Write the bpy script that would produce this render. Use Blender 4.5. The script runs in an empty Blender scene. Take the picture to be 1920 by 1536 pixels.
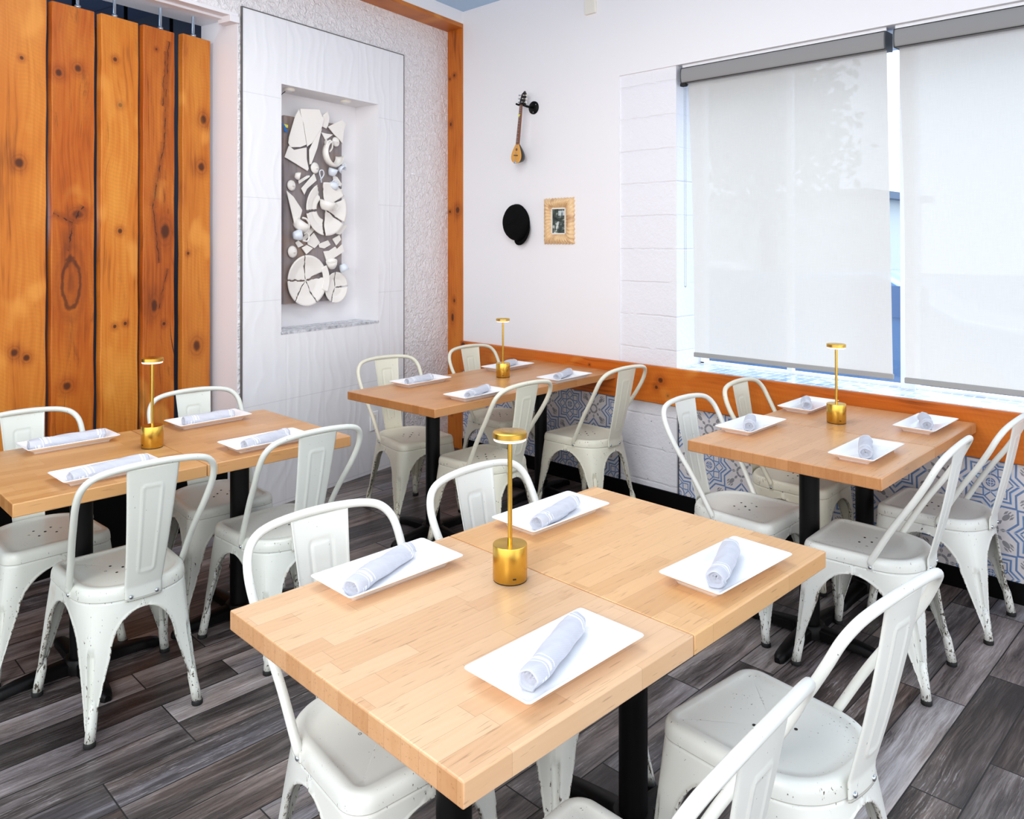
import bpy, math, random
from math import sin, cos, pi, sqrt, radians, atan2, hypot
from mathutils import Vector, Matrix
random.seed(7)
sc = bpy.context.scene
C = sc.collection

# ------------------------------------------------------------------ camera
cam_d = bpy.data.cameras.new('camera'); cam = bpy.data.objects.new('camera', cam_d); C.objects.link(cam)
cam.location = (4.4546, -3.9497, 1.5493)
cam.rotation_euler = (pi/2 + 0.0059, 0.0009, 0.7836)
cam_d.sensor_width = 36; cam_d.lens = 1476.63/1920*36
cam_d.shift_y = -(768-449.41)/1920; cam_d.clip_start = .05; cam_d.clip_end = 200
sc.camera = cam

# ------------------------------------------------------------------ world, sun, added area lights, exposure
W = bpy.data.worlds.new('daylight'); sc.world = W; W.use_nodes = True
bg = W.node_tree.nodes['Background']; bg.inputs[0].default_value = (.96, .97, 1, 1); bg.inputs[1].default_value = 1.8

def add_light(name, kind, loc, aim, energy, col, size=None, size_y=None, angle=None):
    d = bpy.data.lights.new(name, kind); o = bpy.data.objects.new(name, d); C.objects.link(o)
    o.location = loc; v = Vector(aim) - Vector(loc)
    o.rotation_euler = v.to_track_quat('-Z', 'Y').to_euler()
    d.energy = energy; d.color = col
    if kind == 'AREA':
        d.shape = 'RECTANGLE'; d.size = size; d.size_y = size_y or size
    if angle: d.angle = angle
    return o
add_light('sun', 'SUN', (3, 6, 8), (1.9, 0, 0), 3.4, (1, .985, .96), angle=radians(55))
add_light('added_key_behind_camera', 'AREA', (4.3, -5.7, 2.5), (1.4, -.7, 1.1), 52, (1, .97, .93), 1.3, 1.1)  # unseen soft key light, added in place of a flash near the camera
add_light('added_fill_ceiling_front', 'AREA', (3.0, -3.6, 3.2), (3.0, -3.6, 0), 10, (1, .98, .96), 1.8, 1.8)  # added overhead fill for the front tables, no fixture modelled
add_light('added_fill_ceiling_back', 'AREA', (2.0, -2.2, 3.2), (2.0, -2.2, 0), 27, (1, .98, .95), 1.4, 1.4)  # added overhead fill that brightens the rear walls, no fixture modelled
add_light('added_fill_back_room', 'AREA', (-.7, -3.6, 1.7), (-.7, -3.2, 3.1), 9, (.7, .85, 1), .5, .5)  # unseen fill added to lift the dark room's ceiling

sc.view_settings.view_transform = 'Standard'; sc.view_settings.look = 'None'
sc.view_settings.exposure = 0.47; sc.view_settings.gamma = 1; sc.view_settings.use_curve_mapping = False
sc.cycles.max_bounces = 8; sc.cycles.caustics_reflective = False; sc.cycles.caustics_refractive = False
sc.cycles.sample_clamp_indirect = 6

# ------------------------------------------------------------------ shader maths helper
class S:
    __slots__ = ('nt', 's')
    def __init__(s, nt, so): s.nt = nt; s.s = so
    def _m(a, op, b=None, c=None, clamp=False):
        n = a.nt.nodes.new('ShaderNodeMath'); n.operation = op; n.use_clamp = clamp
        for i, x in enumerate((a, b, c)):
            if x is None: continue
            if isinstance(x, S): a.nt.links.new(x.s, n.inputs[i])
            else: n.inputs[i].default_value = x
        return S(a.nt, n.outputs[0])
    def __add__(a, b): return a._m('ADD', b)
    __radd__ = __add__
    def __sub__(a, b): return a._m('SUBTRACT', b)
    def __rsub__(a, b): return (a*-1)+b
    def __mul__(a, b): return a._m('MULTIPLY', b)
    __rmul__ = __mul__
    def __truediv__(a, b): return a._m('DIVIDE', b)
    def __neg__(a): return a*-1
    def floor(a): return a._m('FLOOR')
    def frac(a): return a._m('FRACT')
    def abs(a): return a._m('ABSOLUTE')
    def sin(a): return a._m('SINE')
    def cos(a): return a._m('COSINE')
    def sqrt(a): return a._m('SQRT')
    def pow(a, b): return a._m('POWER', b)
    def mod(a, b): return a._m('FLOORED_MODULO', b)
    def lt(a, b): return a._m('LESS_THAN', b)
    def gt(a, b): return a._m('GREATER_THAN', b)
    def min(a, b): return a._m('MINIMUM', b)
    def max(a, b): return a._m('MAXIMUM', b)
    def clamp(a): return a._m('ADD', 0.0, clamp=True)
    def atan2(a, b): return a._m('ARCTAN2', b)
    def ss(a, e0, e1, t0=0., t1=1.):
        n = a.nt.nodes.new('ShaderNodeMapRange'); n.interpolation_type = 'SMOOTHSTEP'
        a.nt.links.new(a.s, n.inputs[0])
        for i, v in zip((1, 2, 3, 4), (e0, e1, t0, t1)): n.inputs[i].default_value = v
        return S(a.nt, n.outputs[0])

class M:
    """one material; colour sockets and helpers"""
    def __init__(s, name, rough=.5, metal=0., spec=.5):
        s.mat = bpy.data.materials.new(name); s.mat.use_nodes = True; s.nt = s.mat.node_tree
        s.b = s.nt.nodes['Principled BSDF']
        s.b.inputs['Roughness'].default_value = rough; s.b.inputs['Metallic'].default_value = metal
        s.b.inputs['Specular IOR Level'].default_value = spec
        s.tc = None; s.oi = None
    def obj(s):
        if not s.tc: s.tc = s.nt.nodes.new('ShaderNodeTexCoord')
        return s.tc.outputs['Object']
    def xyz(s, so=None):
        n = s.nt.nodes.new('ShaderNodeSeparateXYZ'); s.nt.links.new(so or s.obj(), n.inputs[0])
        return [S(s.nt, o) for o in n.outputs]
    def rnd(s):
        if not s.oi: s.oi = s.nt.nodes.new('ShaderNodeObjectInfo')
        return S(s.nt, s.oi.outputs['Random'])
    def objcol(s):
        s.rnd(); return s.oi.outputs['Color']
    def vec(s, x, y, z=0.):
        n = s.nt.nodes.new('ShaderNodeCombineXYZ')
        for i, v in enumerate((x, y, z)):
            if isinstance(v, S): s.nt.links.new(v.s, n.inputs[i])
            else: n.inputs[i].default_value = v
        return n.outputs[0]
    def noise(s, v=None, scale=5., detail=3., rough=.55, dist=0., color=False):
        n = s.nt.nodes.new('ShaderNodeTexNoise'); s.nt.links.new(v or s.obj(), n.inputs['Vector'])
        n.inputs['Scale'].default_value = scale; n.inputs['Detail'].default_value = detail
        n.inputs['Roughness'].default_value = rough; n.inputs['Distortion'].default_value = dist
        return n.outputs['Color'] if color else S(s.nt, n.outputs[0])
    def white(s, v):
        n = s.nt.nodes.new('ShaderNodeTexWhiteNoise'); s.nt.links.new(v, n.inputs['Vector'])
        return S(s.nt, n.outputs['Value'])
    def vor(s, v=None, scale=5., rand=1.):
        n = s.nt.nodes.new('ShaderNodeTexVoronoi'); s.nt.links.new(v or s.obj(), n.inputs['Vector'])
        n.inputs['Scale'].default_value = scale; n.inputs['Randomness'].default_value = rand
        return S(s.nt, n.outputs['Distance'])
    def mix(s, f, a, b, mode='MIX'):
        n = s.nt.nodes.new('ShaderNodeMix'); n.data_type = 'RGBA'; n.blend_type = mode
        for i, v in ((0, f), (6, a), (7, b)):
            if isinstance(v, S): s.nt.links.new(v.s, n.inputs[i])
            elif isinstance(v, (tuple, list)): n.inputs[i].default_value = (*v[:3], 1)
            elif isinstance(v, (int, float)): n.inputs[i].default_value = v
            else: s.nt.links.new(v, n.inputs[i])
        return n.outputs[2]
    def ramp(s, f, *stops):
        n = s.nt.nodes.new('ShaderNodeValToRGB'); e = n.color_ramp.elements
        while len(e) < len(stops): e.new(.5)
        for el, (p, c) in zip(e, stops): el.position = p; el.color = (*c, 1)
        s.nt.links.new(f.s, n.inputs[0]); return n.outputs[0]
    def set(s, col=None, rough=None, bump=None, strength=.5, dist=.002):
        def put(name, v):
            if v is None: return
            if isinstance(v, S): s.nt.links.new(v.s, s.b.inputs[name])
            elif isinstance(v, (tuple, list)): s.b.inputs[name].default_value = (*v[:3], 1)
            elif isinstance(v, (int, float)): s.b.inputs[name].default_value = v
            else: s.nt.links.new(v, s.b.inputs[name])
        put('Base Color', col); put('Roughness', rough)
        if bump is not None:
            n = s.nt.nodes.new('ShaderNodeBump'); n.inputs['Strength'].default_value = strength
            n.inputs['Distance'].default_value = dist
            s.nt.links.new(bump.s, n.inputs['Height']); s.nt.links.new(n.outputs[0], s.b.inputs['Normal'])
        return s.mat

def lin(r, g, b):
    f = lambda c: (c/255/12.92 if c/255 <= .04045 else ((c/255+.055)/1.055)**2.4)
    return (f(r), f(g), f(b))

# ------------------------------------------------------------------ materials
def simple(name, col, rough=.5, metal=0., spec=.5):
    return M(name, rough, metal, spec).set(lin(*col))

def mat_plain_wall():
    m = M('white_wall_paint', .6)
    n = m.noise(scale=180, detail=2)
    return m.set(lin(236, 234, 236), bump=n, strength=.12, dist=.001)
def mat_plaster():
    m = M('rough_white_plaster', .38)
    a = m.noise(scale=40, detail=3, rough=.6, dist=1.); b = m.noise(scale=13, detail=2)
    return m.set(lin(240, 237, 239), bump=a*.9+b*.6, strength=1., dist=.02)
def mat_wavy_tile():
    m = M('white_wavy_wall_tile', .28)
    x, y, z = m.xyz()
    warp = m.noise(m.vec(x*1.3, 0., z*1.1), scale=2.2, detail=1.5)
    warp2 = m.noise(m.vec(x*5, 0., z*1.2), scale=2.4, detail=1)
    w = ((x + (warp-.5)*.34 + (warp2-.5)*.05)*(2*pi/.085)).sin()
    w = w*.5+.5; w = w.pow(1.7)
    gx = ((x+1.9)/.305).frac(); gz = ((z-.619)/.6).frac()
    line = (gx*.305).lt(.0022).max((gz*.6).lt(.003))
    col = m.mix(line, lin(234, 234, 237), lin(212, 212, 216))
    return m.set(col, bump=w-line*1.0, strength=.24, dist=.006)
def mat_block():
    m = M('painted_block_masonry', .5)
    x, y, z = m.xyz()
    wob = (m.noise(m.vec(x, 0., z), scale=9, detail=2)-.5)*.012
    gz = ((z+wob-.112)/.2).frac()*.2
    line = (gz-.006).abs().ss(.009, .002)*m.noise(m.vec(x, 0., z*3), scale=12, detail=2).ss(.32, .5)
    n = m.noise(scale=32, detail=4, rough=.65); n2 = m.noise(scale=150, detail=2)
    pit = m.noise(m.vec(x*1.0, y, z*1.3), scale=55, detail=1).ss(.73, .76)
    dark = pit*m.noise(scale=7, detail=1).ss(.52, .62)
    lo = z.ss(.85, .55)
    col = m.mix(dark*lo, lin(232, 231, 236), lin(120, 116, 118))
    return m.set(col, bump=n*1.0+n2*.25-line*.7-dark*.4, strength=.55, dist=.008)

def orange_wood(name, axis='z', knots=(), seed=0., cracks=(), light=(206, 128, 54), mid=(180, 98, 34), dark=(96, 44, 14), rough=.4, stains=1.):
    """varnished pine; axis = grain direction in object space; knots = (across, along, radius, stretch)"""
    m = M(name, rough, 0, .3)
    x, y, z = m.xyz()
    g, a, b = {'z': (z, x, y), 'x': (x, z, y), 'y': (y, x, z)}[axis]
    wv = m.vec(a*1.5+seed, g*.35, b)
    warp = (m.noise(wv, scale=3.2, detail=2)-.5)
    kf = None; kr = None; disp = None
    for (ka, kg, r, st) in knots:
        dx = (a-ka)/r; dg = (g-kg)/(r*st)
        d = (dx*dx+dg*dg).sqrt() + (m.noise(m.vec(a, g, seed), scale=26, detail=2)-.5)*.5
        core = d.ss(1.05, .55) if st < 2.2 else (d-1.).abs().ss(.22, .05)*.8+d.ss(.9, .2)*.25; halo = d.ss(3.6, 1.0); ring = ((d*9.).sin()*.5+.5)*d.ss(2.6, 1.1)
        kf = core if kf is None else kf.max(core)
        kr = halo if kr is None else kr.max(halo)
        disp = ring if disp is None else disp.max(ring)
    if kr is None:   # scattered knots
        v = m.vor(m.vec(a*1.0+seed*3, g*.55, seed), scale=4.2)
        kf = v.ss(.055, .03)*.9; kr = v.ss(.2, .06)*.7; disp = ((v*150.).sin()*.5+.5)*v.ss(.16, .06)
    fine = m.noise(m.vec(a*70+warp*9, g*2.2, b*40), scale=1.4, detail=4, rough=.65)
    cath = (((a+warp*.16)*(2*pi/.03)).sin()*.5+.5)
    bl = m.noise(m.vec(a*3+seed, g*.7, b), scale=2.6, detail=3)
    saw = ((g*1.0+a*.35+warp*.1)*(2*pi/.019)).sin()*.5+.5
    t = (fine*.42+cath*.07+bl*.85-.20-kr*.10).clamp()
    col = m.ramp(t, (.12, lin(*dark)), (.38, lin(*mid)), (.72, lin(*light)), (1., lin(236, 166, 84)))
    stain = m.noise(m.vec(a*9+seed*2, g*1.5, b), scale=1.6, detail=5, rough=.7, dist=.8).ss(.58, .73)*.75*stains
    streak = m.noise(m.vec(a*60+warp*12, g*1.1+seed, b), scale=1.2, detail=3).ss(.62, .72)*m.noise(m.vec(a*3, g*.9, seed), scale=2., detail=1).ss(.48, .6)
    col = m.mix((stain*.6+streak*.7*stains).clamp(), col, lin(84, 42, 20))
    col = m.mix((kr*.30).clamp(), col, lin(150, 72, 20))
    col = m.mix((disp*.30).clamp(), col, lin(110, 52, 18))
    col = m.mix((kf*.85).clamp(), col, lin(58, 26, 14))
    for (a0, g0, a1, g1, wd_) in cracks:
        L_ = hypot(a1-a0, g1-g0); ux, ug = (a1-a0)/L_, (g1-g0)/L_
        wob = (m.noise(m.vec(a, g, seed+3), scale=16, detail=5, rough=.7)-.5)*.034; fade = m.noise(m.vec(a*3, g, seed+5), scale=19, detail=2).ss(.38, .56)
        tt = (a-a0)*ux+(g-g0)*ug; pp = ((a-a0)*ug-(g-g0)*ux+wob).abs()
        on = tt.gt(0.)*tt.lt(L_)
        col = m.mix((pp.ss(wd_*7, wd_*.6)*on*.6).clamp(), col, lin(120, 54, 16))
        col = m.mix((pp.ss(wd_, wd_*.2)*on*.9*fade).clamp(), col, lin(40, 20, 12))
    col = m.mix(saw*.06*bl.ss(.35, .6), col, lin(90, 45, 18))
    pale = m.noise(m.vec(a*2.2, g*1.3, seed+4), scale=2.2, detail=2).ss(.58, .72)
    col = m.mix(pale*.38, col, lin(240, 170, 78))
    return m.set(col, rough=(fine*.25+rough-.1), bump=fine*.5+saw*.05-kf*.4, strength=.3, dist=.002)

def mat_butcher(name):
    m = M(name, .33)
    x, y, z = m.xyz(); r = m.rnd()
    w = .046
    ix = (x/w+50.).floor()
    off = m.white(m.vec(ix, r*7, 3.))
    ln = .34
    iy = ((y+off*ln*3)/ln+50.).floor()
    k = m.white(m.vec(ix, iy, r*13)); k2 = m.white(m.vec(iy, ix, r*5+2))
    warp = (m.noise(m.vec(x*2+k*9, y*.6, z), scale=3, detail=1.5)-.5)
    grain = m.noise(m.vec((x+warp*.03)*120+k*40, y*5, z*120), scale=1., detail=3.5, rough=.6)
    rings = (((x+warp*.12+k)*(2*pi/.017)).sin()*.5+.5)
    oc = m.objcol()
    t = (k*.62+grain*.32+rings*.08-.02).clamp()
    tint = m.ramp(t, (.0, (.76, .66, .56)), (.35, (.88, .84, .79)), (.75, (.97, .97, .97)), (1., (1.02, 1.04, 1.06)))
    col = m.mix(1., oc, tint, 'MULTIPLY')
    pore = m.noise(m.vec(x*210, y*14, z*210), scale=1., detail=1).ss(.66, .74)
    col = m.mix(pore*.35, col, lin(110, 70, 36))
    spot = m.noise(m.vec(x*9, y*3, k*20), scale=2.2, detail=4).ss(.66, .8)
    col = m.mix(spot*.5, col, lin(150, 95, 50))
    fx = (x/w).frac()*w
    seam = fx.lt(.0008)
    endj = (((y+off*ln*3)/ln).frac()*ln).lt(.0009)
    col = m.mix(seam.max(endj)*.4, col, lin(120, 76, 40))
    nx, ny, nz = m.xyz(m.tc.outputs['Normal'])
    ends = m.noise(m.vec(x*30, 0., z*8+k*9), scale=1.3, detail=3)
    col = m.mix(ny.abs().ss(.5, .9)*(ends*.7+.5), col, m.mix(1., col, (.74, .62, .50), 'MULTIPLY'))
    return m.set(col, rough=grain*.12+.26, bump=grain, strength=.06, dist=.001)

def mat_floor():
    m = M('weathered_plank_tile', .38)
    x, y, z = m.xyz()
    w = .13706; L = .8128
    row = ((x-1.47)/w).floor()
    offr = m.white(m.vec(row, 4., 1.))*3.; offr = offr.floor()/3.
    yy = (y+1.277)/L+offr
    iy = yy.floor()
    k = m.white(m.vec(row, iy, 1.)); k2 = m.white(m.vec(row, iy, 7.)); k3 = m.white(m.vec(iy, row, 3.))
    px, py = x+k*11., y+k2*17.
    warp = m.noise(m.vec(px*3, py*.9, k*3), scale=3.2, detail=2)-.5
    g1 = m.noise(m.vec((px+warp*.03)*150, py*6., k*9), scale=1., detail=5, rough=.75)
    g2 = m.noise(m.vec((px+warp*.05)*30, py*1.5, k2*9), scale=1., detail=4, rough=.6)
    g3 = m.noise(m.vec(px*6, py*1.1, k3*9), scale=1.1, detail=3)
    crackle = m.noise(m.vec((px+warp*.03)*210, py*13, k*9), scale=1., detail=4, rough=.75)
    t = (g1*.7+g2*.75+g3*.75-.90+k*.34-.10).clamp()
    col = m.ramp(t, (.0, lin(36, 31, 31)), (.22, lin(80, 73, 72)), (.48, lin(136, 129, 128)), (.72, lin(184, 180, 181)), (1., lin(220, 219, 223)))
    hue = m.noise(m.vec(px*4, py*1.1, k2*5), scale=1.3, detail=2)
    col = m.mix((k2.ss(.25, .95)*.45+hue.ss(.5, .7)*.4).clamp(), col, m.mix(1., col, (1.22, .98, .80), 'MULTIPLY'))
    col = m.mix((k3.ss(.4, 1.)*.6*hue.ss(.62, .38)).clamp(), col, m.mix(1., col, (.84, .98, 1.25), 'MULTIPLY'))
    crk = crackle.ss(.50, .60)*g2.ss(.68, .40)*g3.ss(.66, .40)
    col = m.mix((crk*.85).clamp(), col, lin(32, 28, 28))
    wht = crackle.ss(.46, .34)*g3.ss(.46, .60)
    col = m.mix((wht*.45).clamp(), col, lin(196, 190, 188))
    gx = ((x-1.47)/w).frac()*w; gy = yy.frac()*L
    gr = gx.min(gx*-1+w).lt(.0022).max(gy.lt(.0044))
    col = m.mix(gr, col, lin(26, 23, 23))
    return m.set(col, rough=(g1*.3+.24+gr*.3), bump=g1*.7+g2*.3-crk*.5-gr*2.0, strength=.4, dist=.002)

def mat_cement(name, ox, oz):
    """blue star medallions alternating with grey flowers"""
    m = M(name, .4)
    X, Y, Z = m.xyz()
    p = .2
    u = (X-ox)/p; v = (Z-oz)/p
    iu = (u+.5).floor(); iv = (v+.5).floor()
    par = (iu+iv).mod(2.)            # 0: medallion centre nearest, 1: flower
    # medallion centred coords: nearest lattice point with even parity (45 degree lattice)
    s1 = (u+v)*.5; s2 = (u-v)*.5
    j1 = (s1+.5).floor(); j2 = (s2+.5).floor()
    dx = (u-(j1+j2))*p; dy = (v-(j1-j2))*p
    r = (dx*dx+dy*dy).sqrt(); a = dy.atan2(dx)
    a8 = ((a+pi/8).mod(pi/4)-pi/8).abs()
    q = r*a8.cos(); w = r*a8.sin()
    a45 = ((a+pi/4).mod(pi/2)-pi/4).abs()   # 0 on axes
    onax = (((a+pi/8)/(pi/4)).floor()).mod(2.)  # 0 axis tip, 1 diagonal tip
    def star(R, Ri):
        ex = Ri*cos(pi/8)-R; ey = Ri*sin(pi/8); l = hypot(ex, ey)
        nx, ny = ey/l, -ex/l
        return (q-R)*nx+w*ny      # <0 inside
    st1 = star(.138, .104); st2 = star(.108, .080)
    line1 = (st1+.0).abs().lt(.0042); line2 = st2.abs().lt(.0038)
    infill = st1.lt(-.014)*st2.gt(.0) + st2.lt(-.010)*r.gt(.046)
    # petals: pentagon outlines
    pet = ((q-.064).abs()*.9+w*.85)
    pet = pet.max((q*-1.)+.045)
    petL = (pet-.0205).abs().lt(.0034); petI = pet.lt(.017)
    ringL = (r-.036).abs().lt(.0036)
    core = r.lt(.0195)*(dx.abs().min(dy.abs()).gt(.0016))*((r-.0125).abs().gt(.0012))
    blue = line1.max(line2).max(petL*st2.lt(-.004)).max(ringL).max(core)
    light = (infill*(petI*-1+1.)).clamp()
    # flower centred coords
    t1 = ((u-1.)+v)*.5; t2 = ((u-1.)-v)*.5
    l1 = (t1+.5).floor(); l2 = (t2+.5).floor()
    fx = ((u-1.)-(l1+l2))*p; fy = (v-(l1-l2))*p
    fr = (fx*fx+fy*fy).sqrt(); fa = fy.atan2(fx)
    f8 = ((fa+pi/8).mod(pi/4)-pi/8).abs()
    fq = fr*f8.cos(); fw = fr*f8.sin()
    fring = (fr-.025).abs().lt(.0058)
    pt = ((fq-.047)/.0150).abs()+(fw/.0078)
    ptl = pt.lt(1.)
    sel = (((fa+pi/8)/(pi/4)).floor()).mod(2.)
    lf = (((fq-.083)/.019).pow(2.)+(fw/.0105).pow(2.)).lt(1.)*sel
    st = (((fq-.108).abs()/.008).max((fw-.006).abs()/.0026)).lt(1.)*sel
    lf2 = (((fq-.098)/.014).abs()+((fw-.015)/.005).abs()).lt(1.)*sel
    grey = fring.max(ptl).max(lf).max(st).max(lf2)
    inside = st1.lt(.0)
    n = m.noise(scale=60, detail=3)
    base = m.mix(n, lin(222, 217, 217), lin(206, 200, 202))
    col = m.mix(light, base, lin(188, 201, 222))
    col = m.mix(blue, col, m.mix(n, lin(84, 112, 158), lin(112, 140, 182)))
    col = m.mix((grey*(inside*-1+1.)).clamp(), col, m.mix(n, lin(126, 124, 130), lin(150, 148, 152)))
    g1 = ((u.frac()-.5).abs()*-1+.5)*p; g2 = ((v.frac()-.5).abs()*-1+.5)*p
    gr = g1.min(g2).lt(.0009)
    col = m.mix(gr, col, lin(216, 214, 214))
    return m.set(col, bump=gr*-1., strength=.3, dist=.001)

def mat_chair():
    m = M('worn_white_enamel', .32)
    x, y, z = m.xyz(); r = m.rnd()
    v = m.vec(x+r*9, y+r*5, z)
    oc = m.objcol()
    n = m.noise(v, scale=3.5, detail=3)
    col = m.mix(n.ss(.35, .75)*.18, oc, lin(196, 190, 176))
    chips = m.noise(m.vec((x+r*9)*1., (y+r*5)*1., z*.42), scale=150, detail=4, rough=.65)
    where = m.noise(v, scale=9, detail=2)
    low = z.ss(.44, .1)*.03+z.ss(.3, .1)*.008
    geo = m.nt.nodes.new('ShaderNodeNewGeometry'); pt = S(m.nt, geo.outputs['Pointiness'])
    edge = pt.ss(.52, .60)*.06*z.ss(.62, .45)
    at = m.nt.nodes.new('ShaderNodeAttribute'); at.attribute_name = 'wear'; wear = S(m.nt, at.outputs['Fac'])
    chip = (chips+wear*.085+low+edge+where.ss(.5, .72)*.06*z.ss(.6, .45)).ss(.70, .72)
    col = m.mix(chip, col, lin(74, 62, 54))
    rust = m.noise(v, scale=14, detail=3).ss(.66, .8)*z.ss(.50, .38)
    col = m.mix(rust*.22, col, lin(170, 120, 70))
    seam = (z-.4085).abs().lt(.0012)
    col = m.mix(seam*.5, col, lin(110, 96, 80))
    col = m.mix((wear*.30*where.ss(.35, .6)).clamp(), col, lin(150, 140, 122))
    return m.set(col, rough=(n*.16+.24+chip*.3), bump=chip*-1.+n*.05, strength=.15, dist=.001)

def mat_napkin():
    m = M('blue_grey_striped_linen', .85, 0, .2)
    at = m.nt.nodes.new('ShaderNodeUVMap')
    u, v, _ = m.xyz(at.outputs[0])
    t = v+u*.10
    st = ((t-.20).abs().lt(.018)).max((t-.255).abs().lt(.007)).max((t-.155).abs().lt(.006)).max((v-.90-u*.03).abs().lt(.012)).max((v-.94-u*.03).abs().lt(.006))
    weave = (u*900.).sin()*.5+(v*1400.).sin()*.5
    crease = m.noise(m.vec(u*3+v*7, v*2.4, m.rnd()*9), scale=2.4, detail=3)
    fine = ((u*3.+v*2.2)*70.).sin()*.5+.5
    c = m.mix(crease, lin(196, 198, 208), lin(212, 213, 221))
    c = m.mix(fine*.12, c, lin(168, 171, 186))
    c = m.mix(st*.85, c, lin(240, 241, 246))
    return m.set(c, bump=weave*.15+crease*1.5, strength=.35, dist=.004)

def mat_blind():
    m = M('roller_blind_mesh_fabric', .8, 0, .1)
    nt = m.nt; x, y, z = m.xyz()
    wv = m.noise(m.vec(x*18, y, z*420), scale=1., detail=2)
    wv2 = m.noise(m.vec(x*380, y, z*14), scale=1., detail=2)
    f = (wv*.5+wv2*.5)
    col = m.mix(f, lin(204, 199, 192), lin(228, 222, 213))
    m.set(col)
    tr = nt.nodes.new('ShaderNodeBsdfTranslucent'); nt.links.new(col, tr.inputs[0])
    tp = nt.nodes.new('ShaderNodeBsdfTransparent'); tp.inputs[0].default_value = (1, 1, 1, 1)
    m1 = nt.nodes.new('ShaderNodeMixShader'); m1.inputs[0].default_value = .42
    nt.links.new(m.b.outputs[0], m1.inputs[1]); nt.links.new(tr.outputs[0], m1.inputs[2])
    m2 = nt.nodes.new('ShaderNodeMixShader'); nt.links.new((f*.06+.02).s, m2.inputs[0])
    nt.links.new(m1.outputs[0], m2.inputs[1]); nt.links.new(tp.outputs[0], m2.inputs[2])
    nt.links.new(m2.outputs[0], nt.nodes['Material Output'].inputs[0])
    return m.mat

def mat_glass():
    m = M('window_glass', .05); nt = m.nt
    tp = nt.nodes.new('ShaderNodeBsdfTransparent'); tp.inputs[0].default_value = (.84, .92, 1, 1)
    gl = nt.nodes.new('ShaderNodeBsdfGlossy'); gl.inputs['Roughness'].default_value = .02
    mx = nt.nodes.new('ShaderNodeMixShader'); mx.inputs[0].default_value = .05
    nt.links.new(tp.outputs[0], mx.inputs[1]); nt.links.new(gl.outputs[0], mx.inputs[2])
    nt.links.new(mx.outputs[0], nt.nodes['Material Output'].inputs[0]); return m.mat

def mat_sill():
    m = M('glass_mosaic_sill', .18)
    x, y, z = m.xyz()
    gx = (x/.049+.3).floor(); gy = (y/.049+.3).floor()
    k = m.white(m.vec(gx, gy, 1.))
    fx = ((x/.049+.3).frac()-.5).abs(); fy = ((y/.049+.3).frac()-.5).abs()
    gr = fx.max(fy).gt(.445)
    col = m.ramp(k, (0., lin(150, 168, 190)), (.45, lin(190, 202, 214)), (.7, lin(120, 146, 180)), (1., lin(215, 222, 230)))
    return m.set(m.mix(gr, col, lin(236, 238, 242)), bump=gr*-1., strength=.3, dist=.001)

def mat_brass():
    m = M('brushed_brass', .26, 1.)
    x, y, z = m.xyz()
    ang = y.atan2(x)
    n = m.noise(m.vec(0., 0., z*160), scale=3., detail=2)
    m.b.inputs['Anisotropic'].default_value = .6
    return m.set(lin(214, 172, 76), rough=.27)

def mat_art_board():
    m = M('grey_brown_stained_board', .6)
    x, y, z = m.xyz()
    n = m.noise(m.vec(x*22, y, z*1.6), scale=1., detail=4)
    n2 = m.noise(scale=3.5, detail=2)
    c = m.ramp(n, (.25, lin(104, 97, 99)), (.5, lin(138, 129, 130)), (.8, lin(158, 147, 144)))
    return m.set(m.mix(n2.ss(.5, .7)*.5, c, lin(150, 116, 88)), bump=n, strength=.2, dist=.001)

def mat_marble():
    m = M('grey_marble', .25)
    n = m.noise(scale=26, detail=5, rough=.7, dist=1.2)
    return m.set(m.ramp(n, (.3, lin(120, 124, 134)), (.6, lin(214, 216, 222)), (1., lin(240, 240, 244))))

def mat_frame():
    m = M('carved_cream_gilt', .42)
    n = m.noise(scale=60, detail=3); n2 = m.noise(scale=14, detail=2)
    c = m.mix(n, lin(236, 206, 162), lin(208, 164, 112))
    return m.set(m.mix(n2.ss(.5, .68)*.5, c, lin(160, 104, 62)), bump=n, strength=.2, dist=.002)

def mat_photo():
    m = M('old_dark_photograph', .3)
    x, y, z = m.xyz()
    n = m.noise(m.vec(x, 0., z), scale=42, detail=4, rough=.65); n2 = m.noise(m.vec(x, 0., z), scale=17, detail=3)
    win = ((x*170.).sin().gt(-.75))*((z*150.).sin().gt(-.8))*x.ss(-.012, .0)*z.ss(.02, .035)
    c = m.ramp((n*.6+n2*.6-.1).clamp(), (.40, lin(22, 30, 28)), (.54, lin(70, 82, 76)), (.66, lin(216, 222, 218)))
    return m.set(m.mix(win*.8, c, lin(205, 216, 220)))

def mat_cloth(name, col):
    m = M(name, .95, 0, .1); n = m.noise(scale=260, detail=2)
    return m.set(lin(*col), bump=n, strength=.3, dist=.001)

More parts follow.
